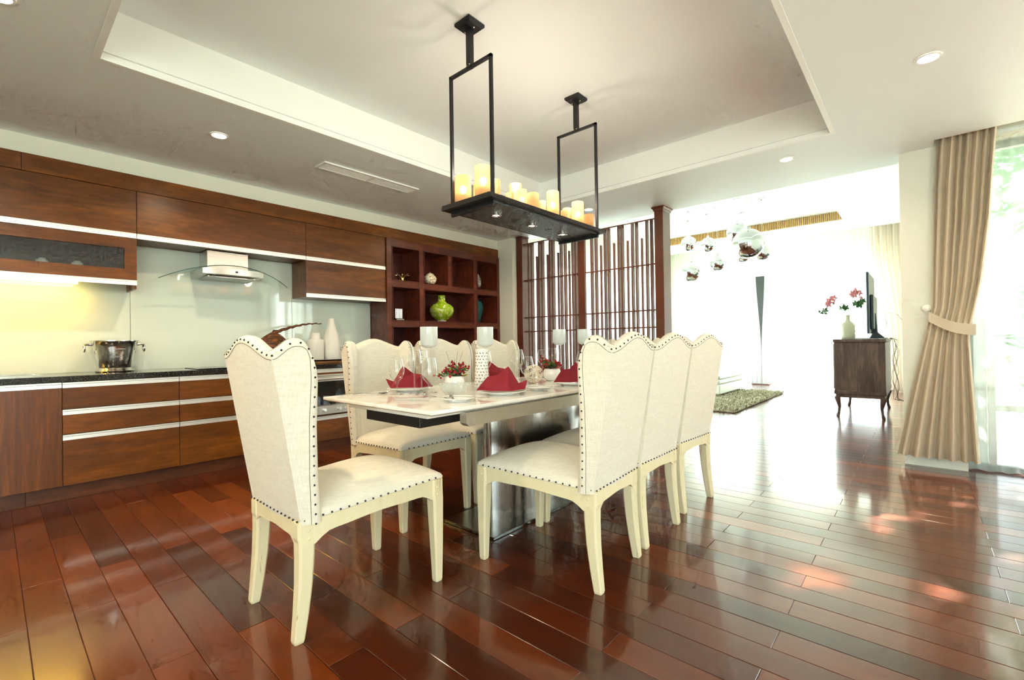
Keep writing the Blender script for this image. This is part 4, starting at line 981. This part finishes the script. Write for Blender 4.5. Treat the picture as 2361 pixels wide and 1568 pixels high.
# loose berry spray lying before the pillar
b = thing('berry_spray', 'loose spray of red berries lying between the two nearest napkins', 'flowers', (-2.03, 2.06, Z0))
rnd = random.Random(12); mb = MB()
for i in range(34): mb.sphere((rnd.gauss(0, .045), rnd.gauss(0, .022), .008+abs(rnd.gauss(0, .016))), .0075, 8, 6)
mb.build('berries', 'berry_red', b, smooth=60, kind='stuff'); MB().tube([(-.09, 0, .004), (0, .01, .01), (.09, -.01, .004)], .002, 5).build('stem', 'twig_brown', b)
# pierced white pillar
p = thing('pierced_pillar', 'white pierced ceramic pillar vase in the middle of the table', 'vase', (-2.02, 2.0, Z0))
bd = MB().lathe([(.046, 0), (.048, .004), (.044, .05), (.040, .12), (.038, .20), (.040, .235), (.036, .236), (.034, .20), (0, .19)], 32).build('body', 'matte_ceramic', p, smooth=40)
rnd = random.Random(4); mb = MB()
for i in range(11):
    for j in range(13):
        a = 2*PI*(j+.5*(i % 2))/13+rnd.uniform(-.08, .08); z = .02+i*.019; r = interp([(0, .048), (.05, .0445), (.12, .0405), (.2, .0385), (.235, .0403)], z)+.0004
        tn = Vector((-math.sin(a), math.cos(a), 0)); u = Vector((0, 0, 1)); th = rnd.uniform(-1.2, 1.2); e1 = tn*math.cos(th)+u*math.sin(th); e2 = u*math.cos(th)-tn*math.sin(th)
        c0 = Vector((r*math.cos(a), r*math.sin(a), z)); mb.add([c0+e1*.006*math.cos(q)+e2*.0026*math.sin(q) for q in [2*PI*k/8 for k in range(8)]], [tuple(range(8))])
mb.build('piercing', 'twig_brown', bd, kind='stuff')
# woven ball
w = thing('woven_ball', 'white woven rattan ball in the middle of the table', 'ornament', (-1.935, 2.40, Z0+.062))
rnd = random.Random(8)
for i in range(18):
    n = Vector((rnd.gauss(0, 1), rnd.gauss(0, 1), rnd.gauss(0, 1))).normalized(); a = n.orthogonal().normalized(); b = n.cross(a); h_ = rnd.uniform(-.025, .025); r = math.sqrt(.060**2-h_*h_)
    MB().tube([n*h_+a*r*math.cos(q)+b*r*math.sin(q) for q in [2*PI*k/26 for k in range(26)]], .0024, 5, loop=True).build('strand', 'rattan_white', w, smooth=60)
# cutlery
def flat(path, widths, t=.0016):
    rings = []
    for (x, y, z), wd in zip(path, widths): rings.append([(x, y-wd, z), (x, y+wd, z), (x, y+wd*.6, z+t), (x, y-wd*.6, z+t)])
    return MB().loft(rings)
def cutlery(kind, x, y, z, rz, label):
    o = thing(kind, label, kind, (x, y, z), rz, group='cutlery on the table')
    flat([(-.10, 0, .002), (-.06, 0, .006), (0, 0, .008), (.03, 0, .007)], (.008, .006, .003, .003)).build('shank', 'silver', o, smooth=50)
    if kind == 'spoon':
        MB().grid(lambda a, b: (.03+.065*a, (b*2-1)*.021*math.sin(PI*min(max(a, .03), .97))**.6, .008-.010*(1-(b*2-1)**2)*math.sin(PI*a)+.004*a), 12, 8).build('bowl', 'silver', o, smooth=60)
    elif kind == 'fork':
        flat([(.03, 0, .007), (.045, 0, .006), (.055, 0, .007)], (.003, .010, .011)).build('neck', 'silver', o, smooth=50)
        for k in (-1.5, -.5, .5, 1.5): flat([(.054, k*.0058, .007), (.075, k*.0058, .007), (.098, k*.0055, .011)], (.0018, .0018, .001)).build('tine', 'silver', o)
    else: flat([(.03, 0, .007), (.04, 0, .005), (.09, .001, .004), (.125, .004, .004)], (.004, .009, .010, .002), .001).build('blade', 'silver', o)
cutlery('spoon', -2.255, 1.385, Z0, .95, 'spoon lying at the table corner by the first kitchen-side chair'); cutlery('knife', -2.29, 1.33, Z0, .93, 'knife lying beside the spoon at the table corner')
cutlery('fork', -1.655, 1.44, Z0+.012, 2.5, 'fork resting on the small bread plate near the corner'); cutlery('knife', -1.615, 1.475, Z0+.013, .55, 'knife resting across the small bread plate near the corner')
cutlery('fork', -1.60, 1.985, Z0, .8, 'fork lying between the two window-side dinner plates'); cutlery('knife', -1.625, 2.09, Z0+.013, .6, 'knife resting on the second small bread plate')
for i, (x, y, l) in enumerate(((-1.86, 1.32, 'small glass knife rest nearest the table end'), (-1.80, 1.365, 'small glass knife rest beside the first bread plate'))):
    o = tag(MB().box(-.05, .05, -.011, .011, 0, .014, .004).build('knife_rest', 'crystal'), l, 'knife rest', 'glass knife rests'); o.location = (x, y, Z0); o.rotation_euler = (0, 0, .62)
# ------------------------------------------------------------------ slatted screen
sc = thing('slatted_screen', 'tall slatted wood screen between dining and living room', 'screen', (-3.35, 5.25, 0))
def pillar(name, x0, x1, y0, y1, cap=True):
    p = MB().box(x0, x1, y0, y1, 0, 2.628, .003).build('post', 'screen_wood', sc, w=True)
    if cap:
        c = MB(); c.loft([[(x0-o_, y0-o_, z), (x1+o_, y0-o_, z), (x1+o_, y1+o_, z), (x0-o_, y1+o_, z)] for o_, z in ((.0, 2.60), (.006, 2.604), (.012, 2.625), (.024, 2.635), (.024, 2.6495), (.0, 2.6495))]); c.build('capital', 'screen_wood', p, w=True)
pillar('post', -4.482, -4.365, 5.185, 5.335, False); pillar('post', -2.330, -2.224, 5.19, 5.40)
MB().box(-4.483, -4.36, 5.18, 5.34, 2.628, 2.6495).build('capital', 'screen_wood', sc, w=True)
MB().box(-3.406, -3.302, 5.195, 5.235, 0, 2.535, .002).build('middle_post', 'screen_wood', sc, w=True)
def panel(x0, x1, sl):
    for z in (1.992, 1.447, 1.242, .70, .30): MB().box(x0, x1, 5.225, 5.30, z-.008, z+.008).build('cross_bar', 'screen_wood', sc, w=True)
    MB().box(x0, x1, 5.21, 5.33, 2.515, 2.532).build('top_bar', 'screen_wood', sc, w=True); MB().box(x0, x1, 5.21, 5.33, .0, .06).build('bottom_bar', 'screen_wood', sc, w=True)
    for i, x in enumerate(sl):
        short = i % 3 == 2
        y1 = 5.245 if short else 5.272
        MB().box(x-.0085, x+.0085, 5.212, y1, .06, 2.32 if short else 2.516, .001).build('slat', 'screen_wood', sc, w=True)
panel(-4.365, -3.404, [-4.275, -4.217, -4.122, -4.082, -4.026, -3.930, -3.892, -3.84, -3.745, -3.703, -3.637, -3.562, -3.511, -3.457])
panel(-3.304, -2.330, [-3.214, -3.15, -3.069, -3.015, -2.963, -2.88, -2.819, -2.771, -2.692, -2.634, -2.579, -2.504, -2.445, -2.387])

# ------------------------------------------------------------------ ceiling fittings
def downlight(x, y, z, label, power=22, spot=True):
    d = thing('downlight', label, 'downlight', (x, y, z), group='recessed ceiling downlights')
    MB().loft([[(r*math.cos(j*PI/14), r*math.sin(j*PI/14), h_) for j in range(28)] for r, h_ in ((.058, -.0005), (.058, -.005), (.047, -.006), (.044, -.002))], caps=False).build('ring', 'white_paint', d, smooth=40)
    MB().loft([[(r*math.cos(j*PI/14), r*math.sin(j*PI/14), -.003) for j in range(28)] for r in (.045, .001)], caps=False).build('lens', 'downlight_glow', d)
    if spot:
        ld = bpy.data.lights.new('downlight_beam', 'SPOT'); lo = bpy.data.objects.new('downlight_beam', ld); COL.objects.link(lo); lo.parent = d
        ld.energy = power; ld.color = (1, .80, .52); ld.spot_size = 2.75; ld.spot_blend = .8; ld.shadow_soft_size = .04; lo.location = (0, 0, -.02)
downlight(-3.87, 1.133, ZC, 'glowing downlight in the ceiling above the kitchen cabinets', 42)
downlight(-3.87, -.75, ZC, 'unseen downlight above the kitchen run, kept for its light', 42)  # out of view, in place only for the light it gives
downlight(-3.90, 3.85, ZC, 'downlight in front of the open shelving, behind the chandelier', 42)
downlight(.055, 3.505, ZC, 'brightest downlight, in the ceiling near the tied drape', 26)
downlight(-.855, 4.618, ZC, 'small downlight above the way into the living room', 26)
downlight(-2.928, 4.715, ZC, 'downlight behind the chandelier in front of the slatted screen', 26)
downlight(-3.03, .03, ZC, 'downlight at the top corner of the photo by the ceiling tray', 60)
downlight(-1.7, -.2, ZC, 'unseen downlight above the camera side of the room, kept for its light', 60)  # unseen lamp that serves to light the near side
v = thing('air_vent', 'long white air vent grille in the ceiling above the cabinets', 'vent', (-3.858, 2.385, ZC))
mb = MB(); frame_ring(mb, -3.925, -3.79, 1.915, 2.855, ZC-.012, ZC-.0005, .022); mb.box(-3.925, -3.79, 2.378, 2.392, ZC-.012, ZC-.0005); mb.build('frame', 'white_paint', v, w=True)
MB().box(-3.925, -3.79, 1.915, 2.855, ZC-.0018, ZC-.0006).build('shaft', 'steel_flat', v, w=True)
for i in range(7):
    x = -3.918+i*.0195
    for a, b in ((1.917, 2.377), (2.393, 2.853)): MB().prism([(x, ZC-.010), (x+.010, ZC-.004), (x+.012, ZC-.004), (x+.002, ZC-.010)], a, b, 'y').build('slat', 'white_paint', v, w=True)

# ------------------------------------------------------------------ curtains
def curtain(name, mt, label, cat, xa, xb, y, ztop, zbot, npl, amp, fn=None, nv=26, group=None, thick=0):
    """pleated cloth between xa(z) and xb(z); fn(z) narrows the pleats"""
    nu = npl*12
    def pt(u, v):
        z = lerp(zbot, ztop, v); a, b = xa(z), xb(z); s = fn(z) if fn else 1
        ph = u*npl*2*PI; d = amp*s*(math.sin(ph+.5*math.sin(ph*.31))+.18*math.sin(2*ph+1.0)+.3*math.sin(.37*ph+1.5*v))
        uu = u+.12/npl*math.sin(ph+.6)*.5
        return (lerp(a, b, min(max(uu, 0), 1)), y+d, z)
    o = MB().grid(pt, nu, nv).build(name, mt, None, smooth=70)
    if label: tag(o, label, cat, group)
    return o
# tied-back drape beside the dining window
tabL = [(0.09, -.165), (.5, -.09), (1.0, .01), (1.2, .048), (1.32, .075), (1.8, .088), (2.3, .105), (2.80, .135)]
tabR = [(0.09, .335), (.5, .315), (.9, .295), (1.08, .288), (1.2, .305), (1.5, .36), (2.0, .415), (2.4, .44), (2.80, .47)]
def pinch(z): return interp([(.09, 1.25), (.9, .65), (1.15, .45), (1.4, .6), (2.0, .85), (2.8, .8)], z)
dr = thing('drape', 'beige pleated drape tied back beside the garden window', 'curtain', (.17, 5.09, .09))
o = curtain('cloth', 'drape_cloth', None, None, lambda z: interp(tabL, z+.09)-.17, lambda z: interp(tabR, z+.09)-.17, 0, 2.72, 0, 7, .034, lambda z: pinch(z+.09), 40)
o.parent = dr
dr2 = MB(); rings = []
for i in range(22):
    s = i/21; x = lerp(.050, .318, s); z = 1.245-.115*s-.03*math.sin(PI*s); y = 5.09-.075-.02*math.sin(PI*s)+(.06 if i == 0 else 0)
    rings.append([(x, y, z+.042), (x, y-.006, z+.042), (x, y-.006, z-.042), (x, y, z-.042)])
rings = rings+[[(x+.004, 5.10, z) for (x, y, z) in rings[-1]]]
dr2.loft(rings).build('tieback', 'drape_cloth', dr, w=True, smooth=50)
k = thing('holdback_knob', 'small white round holdback on the pier beside the drape', 'knob', (.040, 5.175, 1.318))
MB().loft([[(r*math.cos(j*PI/10), -h_, r*math.sin(j*PI/10)) for j in range(20)] for r, h_ in ((.012, 0), (.010, .03), (.026, .034), (.028, .042), (.02, .05), (.0005, .052))]).build('button', 'ceramic', k, smooth=40)
curtain('sheer_curtain', 'sheer_garden', 'white sheer curtain over the garden window beside the tied drape', 'curtain', lambda z: .20, lambda z: 2.0, 5.23, 2.81, .012, 17, .022)
def curtain_y(label, x, y0, y1, ztop, zbot, npl, amp):
    def pt(u, v):
        ph = u*npl*2*PI; return (x+amp*(math.sin(ph)+.35*math.sin(2.1*ph+1.3*math.sin(ph*.23))), lerp(y0, y1, u), lerp(zbot, ztop, v))
    tag(MB().grid(pt, npl*8, 6).build('sheer_curtain', 'sheer_white', None, smooth=70), label, 'curtain')
curtain_y('white sheer curtain behind the slatted screen', -5.02, 5.6, 11.9, ZL-.02, .02, 34, .03)
# far living-room curtains
gapL = lambda z: -2.845+.0*z-.095*smoothstep(.75, 2.7, z); gapR = lambda z: -2.840+.085*smoothstep(.75, 2.7, z)
curtain('sheer_curtain', 'sheer_white', 'white sheer curtain across the far living room window behind the pendants', 'curtain', lambda z: -4.95, gapL, 12.15, ZL+.17, .02, 26, .03, nv=20)
curtain('sheer_curtain', 'sheer_white', 'white sheer curtain across the far living room window behind the sideboard', 'curtain', gapR, lambda z: -.25, 12.15, ZL+.17, .02, 28, .03, nv=20)
curtain('drape', 'far_drape_cloth', 'pale drape at the far corner of the living room behind the sideboard', 'curtain', lambda z: -.74+.22*smoothstep(3.0, .9, z), lambda z: .17, 12.0, ZL+.17, .02, 9, .04, lambda z: 1.0)

# ------------------------------------------------------------------ living room
PN = [(-3.448, 9.267, 3.008, .152, 'mirrored globe pendant, leftmost of the cluster and beside the post'), (-2.991, 9.028, 2.883, .140, 'mirrored globe pendant, second from the post in the upper row'), (-2.30, 8.394, 2.885, .172, 'mirrored globe pendant just above the biggest one'),
      (-1.905, 7.50, 2.505, .222, 'biggest mirrored globe pendant of the cluster'), (-1.984, 8.675, 2.55, .135, 'mirrored globe pendant peeping out beyond the biggest one, nearer the sideboard'), (-2.715, 8.684, 2.455, .140, 'mirrored globe pendant hanging low in the middle of the cluster'), (-3.16, 8.59, 2.335, .180, 'lowest mirrored globe pendant of the cluster'), (-2.476, 9.383, 2.665, .14, 'mirrored globe pendant tucked below the biggest one')]
for x, y, z, r, l in PN:
    p = thing('globe_pendant', l, 'pendant light', (x, y, z), group='mirrored globe pendants in the living room')
    MB().lathe([(r*math.sin(a), -r*math.cos(a)) for a in [math.radians(38+(176-38)*i/20) for i in range(21)]], 36, caps=False).build('globe', 'mirror_chrome', p, smooth=70)
    MB().lathe([(r*.98*math.sin(a), -r*.98*math.cos(a)) for a in [math.radians(2+40*i/8) for i in range(9)]], 36, caps=False).build('lower_glass', 'clear_glass', p, smooth=70)
    MB().sphere((0, 0, -.02), r*.26, 12, 8).build('bulb', 'small_glow', p, smooth=60)
    MB().lathe([(r*.16, r*.97), (r*.15, r+.03), (.01, r+.035)], 14).build('cap', 'mirror_chrome', p, smooth=40)
    MB().tube([(0, 0, r+.03), (0, 0, ZR-z-.02)], .0035, 6).build('cord', 'socket_white', p)
    MB().lathe([(.008, ZR-z-.025), (.055, ZR-z-.02), (.06, ZR-z-.0005), (0, ZR-z-.0005)], 20).build('canopy', 'mirror_chrome', p, smooth=40)
# sideboard with cabriole legs
sb = thing('sideboard', 'dark wood sideboard on curved legs in the living room', 'sideboard', (-.628, 8.45, 0))
SX0, SX1, SY0, SY1 = -.905, -.350, 7.76, 9.16
MB().box(SX0, SX1, SY0, SY1, .31, 1.02, .004).build('body', 'tv_wood', sb, w=True); MB().box(SX0-.01, SX1+.01, SY0-.012, SY1+.01, 1.02, 1.065, .004).build('top', 'tv_wood', sb, w=True)
MB().box(SX0+.01, SX1-.01, SY0+.01, SY1-.01, .265, .31, .004).build('apron', 'tv_wood', sb, w=True); MB().box(SX0-.006, SX1+.006, SY0-.006, SY1+.006, .31, .36, .004).build('moulding', 'tv_wood', sb, w=True)
for y0 in (SY0+.03, 8.24, 8.70):
    d = MB().box(SX0-.012, SX0, y0, y0+.43, .38, 1.0, .003).build('door', 'tv_wood', sb, w=True); MB().sphere((SX0-.022, y0+.4, .7), .012, 10, 6).build('knob', 'gold', d, w=True)
for x, sx_ in ((SX0+.035, -1), (SX1-.035, 1)):
    for y, sy_ in ((SY0+.035, -1), (SY1-.035, 1)):
        pr = [(0, .020, -.006), (.02, .022, -.004), (.06, .016, .006), (.13, .018, .012), (.2, .028, .002), (.25, .034, -.006), (.275, .034, -.006)]
        MB().loft([[(x-sx_*o_+r*math.cos(j*PI/6), y-sy_*o_+r*math.sin(j*PI/6), z) for j in range(12)] for z, r, o_ in pr]).build('leg', 'tv_wood', sb, w=True, smooth=50)
tv = thing('television', 'flat television seen edge-on, standing on the sideboard', 'television', (-.55, 8.95, 1.066))
MB().box(-.585, -.555, 8.45, 9.60, 1.14, 2.04, .006).build('screen', 'tv_black', tv, w=True); MB().box(-.555, -.515, 8.62, 9.43, 1.20, 1.72, .012).build('housing', 'tv_black', tv, w=True)
MB().prism([(-.545, 1.16), (-.515, 1.45), (-.505, 1.45), (-.49, 1.16), (-.42, 1.09), (-.40, 1.067), (-.60, 1.067), (-.58, 1.085)], 8.90, 9.10, 'y').build('stand', 'tv_black', tv, w=True)
MB().box(-.78, -.37, 8.75, 9.15, 1.066, 1.078, .004).build('foot', 'tv_black', tv, w=True)
vs_ = thing('stone_vase', 'pale round vase with a thin neck on the sideboard', 'vase', (-.762, 7.97, 1.066))
MB().lathe([(0, 0), (.072, 0), (.08, .01), (.087, .05), (.078, .075), (.088, .11), (.08, .14), (.086, .175), (.07, .215), (.035, .245), (.024, .27), (.022, .30), (.03, .335), (.02, .335), (0, .3)], 28).build('body', 'vase_stone', vs_, smooth=60)
fw = thing('orchid_stems', 'stems of pink flowers in the pale vase on the sideboard', 'flowers', (-.762, 7.97, 1.40))
rnd = random.Random(21)
for tx, tz in ((-.19, .20), (.08, .30), (-.27, .06), (.12, .17), (-.06, .12)):
    MB().tube([(0, 0, -.15), (tx*.3, 0, tz*.5), (tx, .02, tz)], .003, 5).build('stem', 'leaf_green', fw)
    mb = MB()
    for k in range(9 if tz > .15 else 4):
        c0 = Vector((tx+rnd.gauss(0, .03), .02+rnd.gauss(0, .02), tz+rnd.gauss(0, .022)))
        for q in range(5): leaf(mb, c0, Vector((math.cos(q*1.256+k), rnd.uniform(-.5, .5), math.sin(q*1.256+k))), .055, .036, k)
    mb.build('blossom', 'flower_pink' if tz > .15 and tx != .12 else 'leaf_green', fw)
cb = thing('cables', 'tangle of thin cables hanging behind the sideboard', 'cable', (-.30, 8.6, 0))
rnd = random.Random(31)
for i in range(5):
    pts = [(-.325, 8.2+.1*i, 1.075)]; x = -.30
    for j in range(12):
        z = 1.04-j*.075; pts.append((-.27+.03*math.sin(j*.7+i*2)+rnd.gauss(0, .004), 8.2+.1*i+rnd.gauss(0, .02), z))
    pts.append((-.16, 8.3+.1*i, .22-.02*i)); MB().tube(pts, .0026, 5).build('cable', 'cable_black', cb, w=True, smooth=60)
MB().tube([(-.40, 8.5, 1.10), (-.36, 8.5, 1.28), (-.39, 8.5, 1.45), (-.24, 8.5, 1.40), (-.12, 8.5, 1.22), (-.08, 8.5, 1.05)], .0026, 5).build('cable', 'cable_black', cb, w=True, smooth=60)
# white ottoman and rug
ot = thing('ottoman', 'white leather ottoman with stacked cushions on the shaggy rug', 'ottoman', (-3.25, 9.6, .05))
MB().box(-3.75, -2.78, 8.90, 10.5, .068, .245, .02).build('base', 'white_leather', ot, w=True)
for z0, z1 in ((.249, .335), (.339, .43)): MB().box(-3.745, -2.785, 8.905, 10.495, z0, z1, .028).build('cushion', 'white_leather', ot, w=True)
rg = thing('shaggy_rug', 'grey-beige shaggy rug on the living room floor', 'rug', (-3.2, 8.9, 0))
MB().box(-4.4, -2.06, 7.24, 10.45, .002, .03, .006).build('backing', 'rug_wool', rg, w=True)
rnd = random.Random(77); mb = MB()
for i in range(9000):
    x = rnd.uniform(-3.3, -2.05) if rnd.random() < .85 else rnd.uniform(-4.4, -3.3); y = rnd.uniform(7.23, 10.45)
    a = rnd.uniform(0, 2*PI); L = rnd.uniform(.03, .06); tx, ty = math.cos(a)*L, math.sin(a)*L; w_ = rnd.uniform(.006, .012); nx, ny = -math.sin(a)*w_, math.cos(a)*w_; h_ = rnd.uniform(.03, .065)
    mb.add([(x+nx, y+ny, .028), (x-nx, y-ny, .028), (x+tx*.6-nx, y+ty*.6-ny, h_), (x+tx*.6+nx, y+ty*.6+ny, h_), (x+tx, y+ty, h_*.8)], [(0, 1, 2, 3), (3, 2, 4)])
mb.build('pile', 'rug_wool', rg, kind='stuff', w=True)
